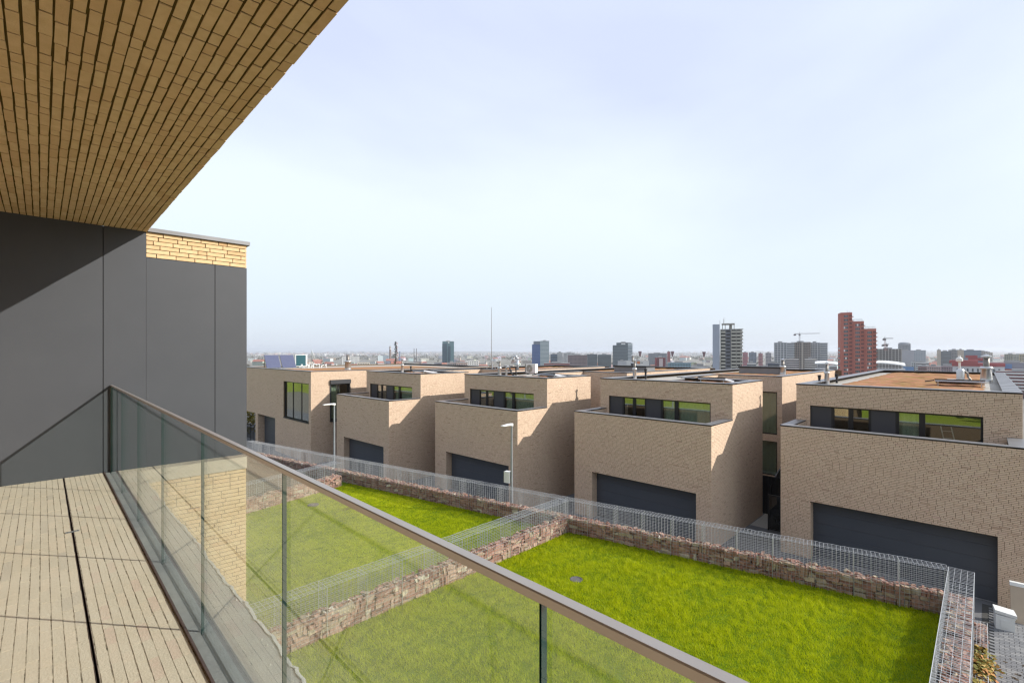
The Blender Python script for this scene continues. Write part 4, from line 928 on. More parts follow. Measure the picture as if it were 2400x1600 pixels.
# unfinished concrete tower
def concrete_tower():
    d = 470; x, y = spot(1705.5, d); zb = ground_z(x, y)-2; t = thing('unfinished_tower', 'bare concrete tower shell with a blank pale slab on its left side', 'tower', (x, y, zb), facing(x, y))
    m = d/FPX; H = top_z(771, d)-zb
    k = MB(); k.box(-32.5*m, -2, 0, -17.5*m, 12, top_z(759.5, d)-zb); k.build('blank_slab', cmat((.36, .40, .48)), t)
    k = MB(); k.box(-15*m, 1.2, 0, 30*m, 14, H-1); k.build('dark_inside', cmat((.05, .05, .05)), t)
    n = 22; fh = H/n
    for j in range(n+1):
        k = MB(); z = j*fh; k.box(-16*m, -1.2, z-.38, -4*m, 13, z); k.box(7*m, -2.2, z-.38, 33*m, 15, z); k.build('floor_slab', cmat((.42, .41, .36)), t)
    k = MB()
    for j in range(n):
        z = j*fh; k.box(-14*m, -1.0, z, -5*m, -.75, z+fh*.42); k.box(8*m, -2.0, z, 18*m, -1.75, z+fh*.40); k.box(19*m, -2.0, z, 32*m, -1.75, z+fh*.40)
    k.build('balcony_front', cmat((.5, .49, .43)), t, kind='stuff')
    k = MB()
    for j in range(n): z = j*fh; k.box(-3*m, -.8, z+fh*.1, 5*m, -.6, z+fh*.62)
    k.build('opening', M['frame'], t, kind='stuff')
    k = MB(); k.box(-4.5*m, -.6, 0, 6.5*m, 6, H); k.build('core', cmat((.17, .18, .21)), t)
    k = MB(); [k.box(c*m, -2.4, 0, c*m+.5, -1.2, H) for c in (-16, 7, 17.5, 27)]; k.build('column', cmat((.4, .39, .35)), t)
    k = MB(); k.box(-13*m, 0, H+4.4, 15*m, 11, H+5.6); [k.box(c*m, .3, H, c*m+.6, 1.0, H+4.4) for c in (-12, -6, 3, 8, 13)]; k.box(3*m, 2, H, 9*m, 6, H+4.4); k.build('crown', cmat((.33, .32, .29)), t)
    k = MB(); [k.tube((c*m, 4, H+5), (c*m, 4, H+h), .12, 5) for c, h in ((-17, 9), (-9, 10), (-8, 11.5))]; k.build('antenna', M['fluedark'], t)
concrete_tower()
# three-part apartment block with the middle still in scaffolding
for px0, px1, ytop, lab, c, wm in ((1816, 1842, 803, 'left white apartment tower of the trio under the long crane', (.42, .44, .47), None), (1899, 1920, 803, 'right white apartment tower of the trio under the long crane', (.42, .44, .47), None)):
    t, w_, dp, H = tower('apartment_tower', lab, 'tower', px0, px1, ytop, 900, c, rows=20, cols=8, fw_=.72, fh=.6, group='apartment towers under the long crane')
    k = MB(); [k.box(-w_/2-.1+i*w_/4.02, -.5, 0, -w_/2+.6+i*w_/4.02, -.13, H) for i in range(5)]; k.build('pier', cmat((.62, .63, .64)), t)
    k = MB(); [k.box(w_/2+.3, -2.5, 2+j*(H/21), w_/2+12.5, 9, 3.1+j*(H/21)) for j in range(21)]; k.build('balcony', cmat((.62, .63, .64)), t, kind='stuff')
    k = MB(); k.box(w_/2+.2, -1.2, 0, w_/2+11.5, 9.5, H-1); k.build('balcony_wall', cmat((.16, .18, .2)), t)
t, w_, dp, H = tower('apartment_tower', 'brown unfinished middle tower of the trio, under the long crane', 'tower', 1857, 1896, 802, 895, (.17, .13, .115), rows=21, cols=9, fw_=.5, fh=.5)
k = MB(); [k.box(-w_/2, -1.6, 2+j*(H/21), w_/2, -.15, 2.5+j*(H/21)) for j in range(21)]; [k.box(-w_/2+i*w_/9, -1.6, 0, -w_/2+i*w_/9+.25, -1.3, H) for i in range(10)]; k.box(w_*.05, -2.2, 0, w_*.12, -1.6, H); k.build('scaffold', cmat((.45, .4, .34)), t, kind='stuff')
def crane(px, ybase, ytop, pxa, pxb, d, label, c=(.12, .10, .10)):
    x, y = spot(px, d); zb = top_z(ybase, d)-3; t = thing('tower_crane', label, 'crane', (x, y, zb), facing(x, y), 'tower cranes over the city'); m = d/FPX; H = top_z(ytop, d)-zb
    k = MB(); s = .9
    for cx in (-s, s):
        for cy in (-s, s): k.tube((cx, cy, 0), (cx, cy, H), .22, 4)
    n = max(4, int(H/2.4))
    for i in range(n): z0, z1 = H*i/n, H*(i+1)/n; k.tube((-s, -s, z0), (s, -s, z1), .14, 3); k.tube((s, s, z0), (-s, s, z1), .14, 3)
    k.build('mast', cmat(c), t)
    a, b = (pxa-px)*m, (pxb-px)*m; k = MB(); n = 14
    for e in (a, b):
        for yy in (-.7, .7): k.tube((0, yy, H), (e, yy, H+(.02*abs(e) if e == b else 0)), .2, 4)
        k.tube((0, 0, H+1.8), (e, 0, H+1.0+(.02*abs(e) if e == b else 0)), .2, 4)
        for i in range(n): k.tube((e*i/n, -.7, H), (e*(i+.5)/n, 0, H+1.5), .1, 3); k.tube((e*(i+.5)/n, 0, H+1.5), (e*(i+1)/n, -.7, H), .1, 3)
    k.build('jib', cmat((.3, .27, .27)), t)
    k = MB(); k.tube((0, 0, H), (0, 0, H+5), .4, 4, r2=.1); k.box(a-1, -1.1, H-2.4, a+3.2, 1.1, H+.2); k.box(-1.6, -1.4, H-2.6, 1.6, 1.4, H+.3); k.build('counterweight', cmat((.14, .12, .12)), t)
crane(1874, 802, 783, 1863, 1914, 890, 'tower crane with a long jib over the brown unfinished tower')
crane(2074, 817, 794, 2071, 2089, 780, 'small red-footed tower crane over the open concrete frame', (.28, .12, .10))
crane(2078, 817, 808, 2070, 2082, 785, 'low second crane in front of the open concrete frame', (.3, .14, .11))
# red stepped tower: every window its own part
def red_tower():
    d = 400; x, y = spot(2010, d); zb = ground_z(x, y)-2; t = thing('red_tower', 'red brick apartment tower stepping down in three blocks', 'tower', (x, y, zb), facing(x, y)); m = d/FPX
    red = mat('redbrick', (.40, .125, .09), .85, noise=(.25, (.45, .16, .12), .6)); g = random.Random(12)
    z = lambda q: top_z(q, d)-zb
    k = MB(); k.box(-33*m, 0, 0, -10.6*m, 14, z(731)); k.hexa([(-39*m, 9, 0), (-33*m, 0, 0), (-33*m, 14, 0), (-39*m, 14, 0), (-39*m, 9, z(732)), (-33*m, 0, z(731)), (-33*m, 14, z(731)), (-39*m, 14, z(732))])
    k.box(-10.6*m, .6, 0, 12*m, 14, z(752.5)); k.box(12*m, 1.2, 0, 35*m, 14, z(770.5)); k.build('wall', red, t)
    fh = 9.05*m; wins = []
    for bx, by, yt in ((-33, 0, 731), (-10.6, .6, 752.5), (12, 1.2, 770.5)):
        H = z(yt); n = int((H-1)/fh)
        for j in range(n):
            zt = H-6.5*m-j*fh
            if zt-5*m < 1: break
            for ca, wd in ((6.3, 8.6), (17.0, 5.6)):
                k = MB(); a = (bx+ca)*m; k.box(a, by-.06, zt-5.0*m, a+wd*m, by+.3, zt); w1 = k.build('window', WINM if ca < 10 else cmat((.09, .035, .03)), t)
                if ca < 10:
                    k = MB(); [k.box(a+wd*m*q-.05, by-.12, zt-5.0*m, a+wd*m*q+.05, by-.06, zt) for q in (.33, .66)]; k.build('bar', cmat((.5, .5, .5)), w1)
                    if g.random() < .3: 
                        k = MB(); q = g.choice((0, .34, .67)); k.box(a+wd*m*q, by-.1, zt-5*m, a+wd*m*(q+.3), by-.065, zt); k.build('blind', M['white'], w1)
                else:
                    k = MB(); k.box(a-.1, by-.9, zt-5.4*m, a+wd*m+.9, by-.05, zt-3.2*m); k.build('balcony', red, w1)
    k = MB()
    for j in range(16): k.hexa([(-38.2*m, 7.6, 6+j*fh), (-34.5*m, 2.1, 6+j*fh), (-34.4*m, 2.3, 6+j*fh), (-38.1*m, 7.8, 6+j*fh), (-38.2*m, 7.6, 6+j*fh+1.6), (-34.5*m, 2.1, 6+j*fh+1.6), (-34.4*m, 2.3, 6+j*fh+1.6), (-38.1*m, 7.8, 6+j*fh+1.6)])
    k.build('side_window', WINM, t, kind='stuff')
    for x0, x1, yt, by in ((-10, 9, 752.5, .6), (13, 33, 770.5, 1.2)):
        k = MB(); zt = z(yt)
        for i in range(9): xx = (x0+(x1-x0)*i/8)*m; k.tube((xx, by+.3, zt), (xx, by+.3, zt+1.7), .07, 4)
        k.tube((x0*m, by+.3, zt+1.7), (x1*m, by+.3, zt+1.7), .08, 4); k.tube((x0*m, by+.3, zt+.9), (x1*m, by+.3, zt+.9), .06, 4)
        k.build('roof_railing', M['frame'], t)
    k = MB(); [k.tube((c*m, 5, z(731)), (c*m, 5, z(731)+h), .12, 4) for c, h in ((-20, 1.8), (-16, 1.2))]; k.build('antenna', M['fluedark'], t)
red_tower()
t, w_, dp, H = tower('concrete_frame', 'open concrete building frame under the small crane', 'building frame', 2058, 2106, 818, 790, (.10, .09, .085), rows=10, cols=12, fw_=.1, fh=.1)
k = MB(); [k.box(-w_/2-1, -2.5, 1+j*3.25, w_/2, 0, 1.6+j*3.25) for j in range(int(H/3.25))]; [k.box(-w_/2+i*w_/8, -2.5, 0, -w_/2+i*w_/8+.8, -1.7, H) for i in range(9)]; k.build('slab', cmat((.48, .46, .43)), t, kind='stuff')
# mid-distance blocks: (kind, label, left, right, top, distance, colour, yaw, columns, style, window material)
BL = [
 ('domed_tower', 'round-topped dark grey tower behind the concrete frame', 2108, 2131, 806, 1500, (.20, .22, .25), 0, 8, 'grid', None),
 ('grey_block', 'plain grey slab right of the open concrete frame', 2108, 2138, 821, 1150, (.33, .33, .36), 0, 3, 'none', None),
 ('glass_block', 'pale glass block at the right of the plain grey slab', 2141, 2166, 821, 1300, (.30, .33, .36), 0, 8, 'grid', WINL),
 ('tan_block', 'tan slim slab at the left end of the right-hand office cluster', 2197, 2204, 820, 1100, (.40, .34, .27), 0, 2, 'none', None),
 ('office_block', 'dark glass office block in the right-hand cluster beside the tan slab', 2204, 2226, 823, 1110, (.10, .13, .15), 0, 8, 'band', None),
 ('office_block', 'striped glass office block in the middle of the right-hand cluster', 2226, 2246, 820, 1105, (.22, .22, .22), 0, 7, 'grid', None),
 ('tan_block', 'tall tan tower slab right of the striped glass office', 2246, 2257, 820, 1000, (.45, .38, .30), 0, 2, 'none', None),
 ('office_block', 'blue glass office block right of the tall tan slab', 2257, 2293, 821, 1120, (.06, .10, .17), 0, 9, 'band', WINL),
 ('apartment_block', 'brown slim apartment block behind the thick metal chimney', 2297, 2312, 823, 1400, (.30, .25, .22), 0, 4, 'grid', None),
 ('apartment_block', 'beige apartment block right behind the thick metal chimney', 2311, 2324, 826, 1250, (.50, .45, .38), 0, 4, 'grid', None),
 ('hall', 'white and red long hall with a red roof band', 2248, 2336, 858, 560, (.56, .56, .57), 0, 9, 'none', None),
 ('hall', 'grey-blue box hall above the red roof band', 2276, 2306, 845, 600, (.17, .20, .27), 0, 3, 'none', None),
 ('hall', 'grey hall with a blue mural panel at the right edge', 2336, 2412, 850, 560, (.24, .26, .30), 0, 3, 'none', None),
 ('red_office', 'dark red office building with rows of white windows at the right edge', 2352, 2440, 871, 520, (.17, .05, .05), .0, 14, 'grid', None),
 ('green_block', 'olive apartment block at the far right edge', 2358, 2378, 830, 1100, (.26, .25, .17), 0, 6, 'grid', None),
 ('green_block', 'pale grey-green apartment block left of the yellow one at the far right', 2378, 2394, 832, 950, (.36, .37, .32), 0, 6, 'grid', None),
 ('yellow_block', 'yellowish apartment block cut by the right edge', 2394, 2420, 830, 920, (.42, .36, .22), 0, 6, 'grid', None),
 ('low_block', 'pink low block behind the vent hood', 2176, 2201, 858, 620, (.50, .36, .33), 0, 6, 'grid', None),
 ('low_block', 'brown-red low block left of the pink one', 2155, 2176, 859, 640, (.22, .12, .11), 0, 6, 'grid', None),
 ('low_block', 'mauve low block right of the pink one', 2201, 2240, 858, 640, (.30, .22, .24), 0, 9, 'grid', None),
 ('white_house', 'white modern house with dark ribbon windows above the red-brown block', 2150, 2173, 849, 760, (.66, .66, .64), 0, 3, 'band', None),
 ('white_house', 'pale stepped white house left of the ribbon-window house', 2137, 2149, 848, 770, (.55, .58, .58), 0, 3, 'grid', None),
 ('low_block', 'small bright blue hall at the foot of the white houses', 2120, 2139, 859, 640, (.13, .25, .45), 0, 2, 'none', None),
 ('red_block', 'dark red apartment block with a white end wall', 1537, 1561, 838, 760, (.24, .045, .05), .25, 6, 'grid', None),
 ('red_chimney', 'red slim tower behind the dark red apartment block', 1564, 1571, 824, 1500, (.30, .08, .08), 0, 2, 'none', None),
 ('row_block', 'long teal and white row right of the dark red block', 1566, 1618, 850, 720, (.20, .33, .40), 0, 14, 'grid', None),
 ('low_block', 'white office with black ribbon windows left of the concrete tower', 1622, 1662, 858, 520, (.68, .68, .66), 0, 5, 'band', None),
 ('hall', 'white industrial hall with an orange square', 1466, 1520, 846, 900, (.62, .62, .60), 0, 8, 'none', None),
 ('hall', 'pale grey shed in front of the dark glass office', 1448, 1468, 846, 880, (.42, .43, .45), 0, 3, 'none', None),
 ('office_block', 'low wide grey office with white ribbons right of the dark glass office', 1520, 1562, 828, 1500, (.30, .32, .36), 0, 9, 'band', None),
 ('apartment_block', 'white slab block right of the blue-sided tower', 1305, 1319, 826, 1350, (.60, .60, .60), 0, 5, 'grid', None),
 ('apartment_block', 'second white slab block, the wider one right of the blue-sided tower', 1320, 1347, 827, 1400, (.64, .64, .63), 0, 8, 'grid', None),
 ('apartment_block', 'long brown-red block in front of the white slabs', 1331, 1376, 832, 1150, (.24, .17, .17), 0, 14, 'grid', None),
 ('office_block', 'small blue glass office just right of the blue-sided tower', 1290, 1306, 830, 1150, (.10, .15, .22), 0, 6, 'band', None),
 ('office_block', 'dark teal glass block right of the long brown-red block', 1377, 1401, 830, 1250, (.06, .09, .11), .2, 8, 'band', None),
 ('office_block', 'green-grey low glass block behind the yellow trees', 1401, 1432, 831, 1300, (.12, .17, .18), 0, 9, 'band', None),
 ('hall', 'long dark red shed roof under the blue-sided tower', 1275, 1335, 851, 800, (.26, .10, .09), 0, 2, 'none', None),
 ('apartment_block', 'white apartment block with square windows right of the teal tower', 1090, 1124, 845, 850, (.68, .68, .66), .15, 7, 'grid', None),
 ('apartment_block', 'beige and red balcony block under the teal tower', 1070, 1096, 850, 800, (.50, .38, .33), 0, 6, 'grid', None),
 ('apartment_block', 'grey frame block with brown bays left of the balcony block', 1048, 1070, 850, 810, (.38, .33, .31), 0, 5, 'grid', None),
 ('apartment_block', 'yellow apartment block left of the teal tower', 948, 981, 851, 780, (.55, .44, .26), .0, 6, 'grid', None),
 ('low_block', 'red-roofed low house between the yellow block and the teal tower', 993, 1022, 855, 760, (.42, .16, .13), 0, 5, 'none', None),
 ('school', 'long white building with a grid of windows behind the squat flue', 803, 841, 836, 1700, (.66, .66, .64), 0, 12, 'grid', None),
 ('apartment_block', 'cream low block right of the squat flue', 838, 866, 849, 850, (.58, .52, .44), 0, 7, 'grid', None),
 ('power_plant', 'white and cyan power plant hall by the brown chimney', 886, 912, 833, 2100, (.60, .68, .70), 0, 4, 'none', None),
 ('low_block', 'pink office between the concrete tower and the trio', 1741, 1752, 826, 1250, (.45, .13, .15), 0, 4, 'grid', None),
 ('low_block', 'grey-blue slab between the concrete tower and the trio', 1756, 1772, 826, 1200, (.20, .23, .29), 0, 5, 'grid', None),
 ('low_block', 'red-topped narrow white block left of the trio', 1778, 1787, 828, 1100, (.45, .2, .2), 0, 3, 'grid', None),
 ('low_block', 'grey apartment slab just left of the trio', 1795, 1807, 827, 1150, (.36, .34, .35), 0, 4, 'grid', None),
 ('low_block', 'white low office at the foot of the trio', 1752, 1771, 851, 640, (.62, .62, .60), 0, 4, 'band', None),
 ('low_block', 'dark blue-grey office in front of the trio', 1801, 1824, 851, 560, (.10, .12, .17), 0, 5, 'band', None),
 ('low_block', 'white balcony block in front of the trio, left', 1842, 1870, 841, 720, (.52, .47, .45), 0, 5, 'band', None),
 ('low_block', 'white balcony block in front of the trio, right', 1888, 1912, 841, 730, (.55, .52, .48), 0, 6, 'band', None),
 ('low_block', 'white long office with two window rows behind the slim flue', 1933, 1975, 866, 420, (.62, .62, .63), 0, 9, 'grid', None),
]
for nm, lab, a, b, yt, d, c, yaw, cols, sty, wm in BL:
    t, w_, dp, H = tower(nm, lab, 'building', a, b, yt, d, c, depth=min(30, max(8, (b-a)/FPX*d*.6)), yaw=yaw, cols=cols, style=sty, wm=wm)
    if nm == 'domed_tower':
        k = MB(); k.lathe([(w_*.5, -4), (w_*.5, .5), (w_*.46, 3), (w_*.34, 5), (.01, 6)], (0, dp/2, H), 20); k.build('dome', cmat((.2, .22, .25)), t)
    if 'red roof band' in lab:
        k = MB(); k.box(-w_/2-.5, -.6, H-.2, w_/2+.5, dp, H+3.4); k.box(-w_/2-3, 2, H+3.4, 0, dp, H+6.5); k.build('roof_band', cmat((.32, .05, .05)), t)
        grid(t, w_*.9, H-8, H-1.5, 0, 9, 1, fw_=.35, fh=.6)
    if 'mural' in lab:
        k = MB(); k.box(-w_*.36, -.3, H-7, -w_*.02, -.02, H-1.5); k.build('mural', cmat((.13, .26, .48)), t); k = MB(); k.box(-w_*.38, -.3, H-12, 0, -.02, H-7.1); k.build('red_panel', cmat((.40, .13, .08)), t)
    if 'rows of white windows' in lab:
        k = MB(); [k.box(-w_/2+4, -.35, H-2.6-j*3.5, w_/2, -.13, H-1.2-j*3.5) for j in range(6)]; k.build('white_band', M['white'], t, kind='stuff')
    if 'orange square' in lab:
        k = MB(); k.box(w_*.0, -.3, H-5, w_*.12, -.02, H-.5); k.build('orange_panel', cmat((.6, .18, .05)), t); grid(t, w_*.5, H-5, H-1, 0, 6, 1, fw_=.5)
    if nm == 'red_block':
        k = MB(); k.box(-w_*.2, -.4, 1, w_*.2, -.13, H-1.5); k.build('pale_strip', cmat((.5, .42, .42)), t)
# stadium roofs behind the red tower
for a, b, yt, d, lab in ((1915, 1972, 846, 620, 'white curved stadium roof left of the red tower'), (2044, 2112, 845, 600, 'white curved stadium roof right of the red tower')):
    x, y = spot((a+b)/2, d); zb = ground_z(x, y); t = thing('stadium', lab, 'stadium', (x, y, zb), facing(x, y), 'stadium roofs beside the red tower'); w_ = (b-a)/FPX*d; zt = top_z(yt, d)-zb
    k = MB(); n = 16
    for i in range(n):
        u0, u1 = i/n, (i+1)/n; f = lambda u: zt-1.6*(2*u-.6)**2; x0, x1 = -w_/2+w_*u0, -w_/2+w_*u1
        k.hexa([(x0, -6, f(u0)-3.6), (x1, -6, f(u1)-3.6), (x1, 16, f(u1)-2), (x0, 16, f(u0)-2), (x0, -6, f(u0)-2.4), (x1, -6, f(u1)-2.4), (x1, 16, f(u1)), (x0, 16, f(u0))])
    k.build('roof', M['white'], t)
    k = MB(); k.box(-w_/2, 0, 0, w_/2, 18, zt-10); k.build('stand', cmat((.5, .52, .56)), t)
    k = MB(); [k.box(-w_/2+2, -.2, 3+j*4, w_/2-2, 0, 4.6+j*4) for j in range(max(1, int((zt-12)/4)))]; k.build('window_band', WINM, t, kind='stuff')
# chimneys
def stack(px, yt, d, r, label, bands, group='industrial chimneys'):
    x, y = spot(px, d); zb = ground_z(x, y); t = thing('industrial_chimney', label, 'chimney', (x, y, zb), group=group); H = top_z(yt, d)-zb
    for i, (f0, f1, c) in enumerate(bands):
        k = MB(); k.lathe([(r*(1.12-.12*f0), H*f0), (r*(1.12-.12*f1), H*f1)], n=14); k.build('shaft', cmat(c), t)
dk, lt, rd = (.20, .15, .13), (.6, .58, .56), (.35, .1, .08)
stack(914.5, 811, 2100, 4.2, 'thick brown chimney with white top rings', [(0, .82, dk), (.82, .88, lt), (.88, .93, dk), (.93, .96, lt), (.96, 1, dk)])
stack(930.5, 802, 2300, 1.7, 'tall striped thin chimney', [(i/10, (i+1)/10, rd if i % 2 else lt) for i in range(10)])
stack(937, 823, 2300, 2.0, 'blue stack right of the striped chimney', [(0, 1, (.1, .16, .3))])
for px in (970.5, 976): stack(px, 816, 2300, 1.5, 'black twin chimney, the '+('left' if px < 973 else 'right')+' one of the pair', [(0, .93, (.06, .05, .05)), (.93, 1, (.12, .1, .1))], 'pair of black chimneys')
for px, yt in ((1500, 823), (1576, 823), (1650, 824)):
    x, y = spot(px, 900); zb = ground_z(x, y); t = thing('floodlight_mast', {1500: 'stadium floodlight mast with a fan-shaped head, left of the dark red block', 1576: 'stadium floodlight mast just right of the dark red block', 1650: 'stadium floodlight mast left of the concrete tower'}[px], 'floodlight', (x, y, zb), facing(x, y), 'stadium floodlight masts'); H = top_z(yt, 900)-zb
    k = MB(); k.tube((0, 0, 0), (0, 0, H), .55, 8, r2=.4); k.build('mast', M['white'], t)
    k = MB(); k.hexa([(-1, -.5, H-10), (1, -.5, H-10), (1, .5, H-10), (-1, .5, H-10), (-3.2, -.5, H), (3.2, -.5, H), (3.2, .5, H), (-3.2, .5, H)]); k.build('lamp_head', cmat((.17, .09, .1)), t)
# conifer close behind the roofs
x, y = spot(927, 120); zb = top_z(872, 120)-7; t = thing('conifer', 'dark ragged conifer rising behind the roofs by the brown chimney', 'tree', (x, y, zb)); g = random.Random(5); H = top_z(799, 120)-zb
k = MB(); k.tube((0, 0, 0), (.1, 0, H), .22, 8, r2=.03); k.build('trunk', M['bark'], t)
k = MB()
for i in range(120):
    f = i/120; z = H*(.12+.87*f); r = (1-f)*2.7*g.uniform(.55, 1.15)+.12; a = g.uniform(0, 6.28)
    for q in range(9):
        rr = r*(q+1)/9; p = Vector((math.cos(a)*rr, math.sin(a)*rr, z-.28*rr+g.uniform(-.1, .1))); d1 = Vector((math.cos(a+g.uniform(-1, 1)), math.sin(a+g.uniform(-1, 1)), g.uniform(-.5, .2))); d2 = Vector((-d1.y, d1.x, g.uniform(-.4, .4))); s = g.uniform(.10, .2)
        k.quad(p-d1*s*1.6, p+d2*s*.6, p+d1*s*1.6, p-d2*s*.6, t=g.random())
k.build('crown', M['needle'], t)
# ordinary houses and blocks between: one thing each
g = random.Random(101)
PAL = [('white', (.70, .69, .66)), ('white', (.66, .66, .65)), ('white', (.68, .66, .62)), ('cream', (.56, .50, .40)), ('grey', (.36, .37, .38)), ('pinkish', (.48, .34, .28)), ('red-roofed', (.52, .47, .42)), ('tan', (.44, .36, .26))]
ROOF = {'red-roofed': (.34, .12, .08)}
ZONES = [(700, 'right of the dark grey panel wall'), (860, 'behind the leftmost house roof'), (990, 'around the thick brown chimney'), (1110, 'around the teal tower'), (1230, 'behind the tall thin mast'),
         (1330, 'around the blue-sided tower'), (1420, 'left of the dark grey office block'), (1540, 'around the dark grey office block'), (1660, 'left of the bare concrete tower'), (1800, 'right of the bare concrete tower'),
         (1950, 'around the tower trio'), (2060, 'around the red tower'), (2200, 'around the open concrete frame'), (2320, 'behind the vent hood and chimney'), (9999, 'at the right edge')]
def where(px, d):
    return ('close ' if d < 900 else 'mid-distance ' if d < 1700 else 'far '), next(z for e, z in ZONES if px < e)
taken = [(a, b, d) for _, _, a, b, _, d, *_ in BL]
n = 0
while n < 290:
    px = g.uniform(570, 2420); yb = 829+40*g.random()**1.35; d = 50/((yb-824)/FPX)
    if d < 470 or d > 3600: continue
    w_ = g.uniform(9, 24)*(1+d/2600); h_ = g.uniform(6, 13)*(1+d/6000)
    if any(a-8 < px < b+8 and abs(dd-d) < 60 for a, b, dd in taken): continue
    nm, c = g.choice(PAL); x, y = spot(px, d); zb = ground_z(x, y)-1; yaw = g.uniform(-.6, .6); dp = w_*g.uniform(.5, .9)
    t = thing('city_building', '%s%s %s building %s' % (where(px, d)[0], 'wide' if w_ > 20*(1+d/2600)*.8 else 'narrow', nm, where(px, d)[1]), 'building', (x, y, zb), facing(x, y)+yaw, '%s buildings of the city plain' % nm)
    c = tuple(min(.75, q*g.uniform(.85, 1.12)) for q in c); c = tuple(round(q, 1) if False else round(q*12)/12 for q in c)
    k = MB(); k.box(-w_/2, 0, 0, w_/2, dp, h_); k.build('body', cmat(c), t)
    k = MB()
    if nm == 'red-roofed' or g.random() < .25:
        k.quad((-w_/2-.5, -.6, h_), (w_/2+.5, -.6, h_), (w_/2+.5, dp/2, h_+w_*.22), (-w_/2-.5, dp/2, h_+w_*.22)); k.quad((-w_/2-.5, dp+.6, h_), (w_/2+.5, dp+.6, h_), (w_/2+.5, dp/2, h_+w_*.22), (-w_/2-.5, dp/2, h_+w_*.22))
        k.poly([(-w_/2, 0, h_), (-w_/2, dp, h_), (-w_/2, dp/2, h_+w_*.2)]); k.poly([(w_/2, 0, h_), (w_/2, dp, h_), (w_/2, dp/2, h_+w_*.2)]); k.build('roof', cmat((.33, .13, .09)), t)
    else: k.box(-w_/2-.2, -.2, h_, w_/2+.2, dp+.2, h_+.5); k.build('roof', cmat((.42, .42, .42)), t)
    cols = max(3, int(w_/3.4)); rows = max(2, int(h_/3.1)); grid(t, w_*.94, .6, h_-.2, 0, cols, rows, fw_=.5, fh=.48, depth=.15)
    k = MB()
    for sx in (-w_/2, w_/2):
        for i in range(max(2, int(dp/4))):
            for j in range(rows): y0 = dp*(i+.3)/max(2, int(dp/4)); k.box(sx-.12, y0, .6+j*(h_-.8)/rows+.7, sx+.12, y0+1.5, .6+j*(h_-.8)/rows+2.0)
    k.build('side_window', WINM, t, kind='stuff'); n += 1
# the far city beyond those reads as one mass
k = MB()
for _ in range(3800):
    px = g.uniform(300, 3300); yb = 827.6+6.5*g.random()**1.2; d = min(9500, 50/((yb-824)/FPX))
    x, y = spot(px, d); zb = ground_z(x, y)-.5; w_ = g.uniform(12, 46); dp = g.uniform(10, 24); h_ = g.uniform(5, 15) if g.random() < .93 else g.uniform(18, 34); a = facing(x, y)+g.uniform(-.6, .6)
    if d > 5500: zb += (d-5500)/9500*40
    ca, sa = math.cos(a), math.sin(a); q = [(x+ca*u-sa*v, y+sa*u+ca*v) for u, v in ((-w_/2, 0), (w_/2, 0), (w_/2, dp), (-w_/2, dp))]
    k.hexa([(u, v, zb) for u, v in q]+[(u, v, zb+h_) for u, v in q], m=g.randrange(5), skip=(0,))
k.build('distant_city', [cmat((.68, .67, .64)), cmat((.56, .5, .42)), cmat((.4, .4, .41)), cmat((.42, .26, .2)), cmat((.62, .62, .62))], kind='stuff', label='far city roofs on the plain below the horizon', cat='city')
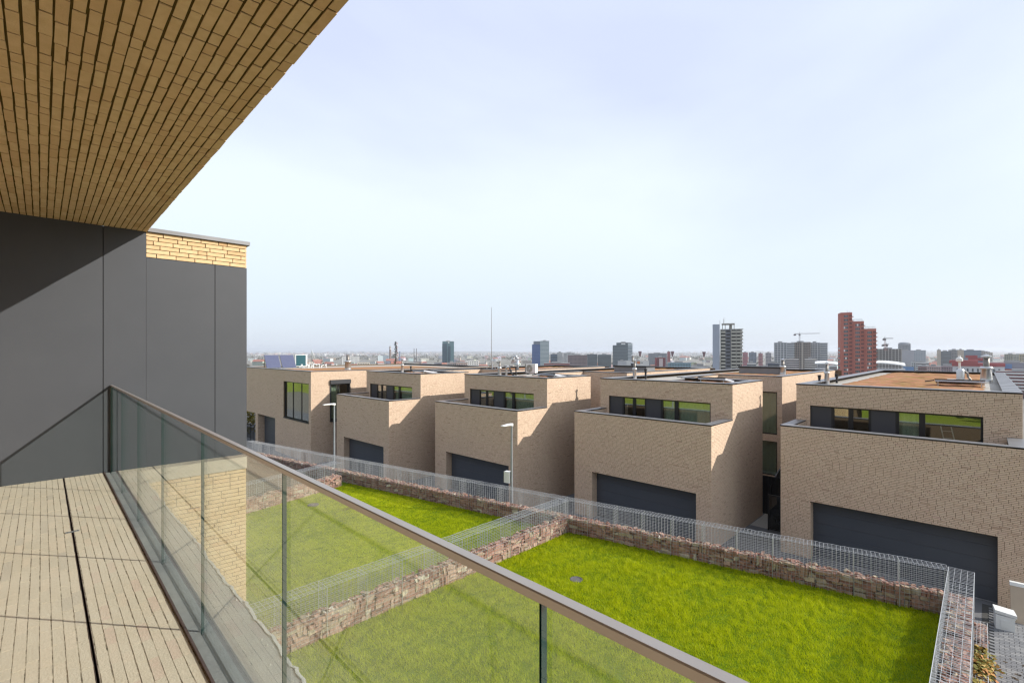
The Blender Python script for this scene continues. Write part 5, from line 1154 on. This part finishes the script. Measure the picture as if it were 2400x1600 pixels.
# trees of the city: separate ones nearer, woodland further out
TM = []
for v in range(6):
    k = MB(); gt = random.Random(v+60)
    for _ in range(8): leaf_ball(k, (gt.uniform(-2.2, 2.2), gt.uniform(-2.2, 2.2), gt.uniform(3.2, 7.5)), gt.uniform(1.4, 2.4), 42, gt, .62)
    TK = MB(); TK.tube((0, 0, -2), (0, 0, 4.5), .35, 6, r2=.18); [TK.tube((0, 0, 3), (gt.uniform(-2, 2), gt.uniform(-2, 2), 6), .16, 5, r2=.05) for _ in range(4)]
    TM.append((k.mesh('crown', M['tree']), TK.mesh('trunk', M['bark'])))
n = 0
while n < 230:
    px = g.uniform(575, 2410); yb = 834+36*g.random(); d = 50/((yb-824)/FPX)
    if d < 300: continue
    x, y = spot(px, d); t = thing('city_tree', '%sbrownish spring tree %s' % where(px, d), 'tree', (x, y, ground_z(x, y)), g.uniform(0, 6.28), 'trees among the houses of the city plain'); s = g.uniform(.8, 1.7); t.scale = (s*1.15, s*1.15, s)
    cm_, tm_ = g.choice(TM); link('crown', cm_, t); link('trunk', tm_, t); n += 1
k = MB()
for _ in range(2300):
    px = g.uniform(300, 3300); yb = 827+17*g.random()**1.4; d = 50/((yb-824)/FPX); x, y = spot(px, d); z = ground_z(x, y)+(max(0, d-5500)/9500*40); r = g.uniform(4, 9)*(1+d/5000)
    for _ in range(13):
        p = Vector((x+g.gauss(0, r), y+g.gauss(0, r), z+g.uniform(1, r*.8+2))); s = r*.32*g.uniform(.6, 1.3); a = Vector((g.gauss(0, 1), g.gauss(0, 1), g.gauss(0, .7))).normalized(); b = a.orthogonal().normalized(); c2 = a.cross(b); k.quad(p-b*s, p+c2*s, p+b*s, p-c2*s, t=g.random()*.7)
k.build('woodland', M['tree'], kind='stuff', label='brown spring woodland between the far houses', cat='woodland')
# hillside trees behind our own house, mirrored in the windows opposite
YT = [k_ for k_ in TM]; g = random.Random(8)
for i in range(22):
    x, y = -g.uniform(16, 48), -6+i*3.6; t = thing('hillside_tree', 'leafy tree on the green slope mirrored in the house windows', 'tree', (x, y, ground_z(x, y)-.2), g.uniform(0, 6), 'trees on the slope behind the balcony'); t.scale = (1.1, 1.1, 1.0)
    cm_, tm_ = g.choice(TM); c_ = cm_.copy(); c_.materials[0] = M['yellowleaf'] if i % 3 else M['hedgeleaf']; link('crown', c_, t); link('trunk', tm_, t)
# ------------------------------------------------------------------ air
hz = MB(); hz.box(-420, -9800, -46, 13500, 13500, 66)
hm = bpy.data.materials.new('haze'); hm.use_nodes = True; nn = hm.node_tree; nn.nodes.clear(); pv = nn.nodes.new('ShaderNodeVolumePrincipled'); o = nn.nodes.new('ShaderNodeOutputMaterial')
pv.inputs['Color'].default_value = (.86, .91, 1, 1); pv.inputs['Density'].default_value = 9.5e-5; pv.inputs['Anisotropy'].default_value = .2; nn.links.new(pv.outputs[0], o.inputs['Volume'])
hz.build('haze', hm, kind='stuff')
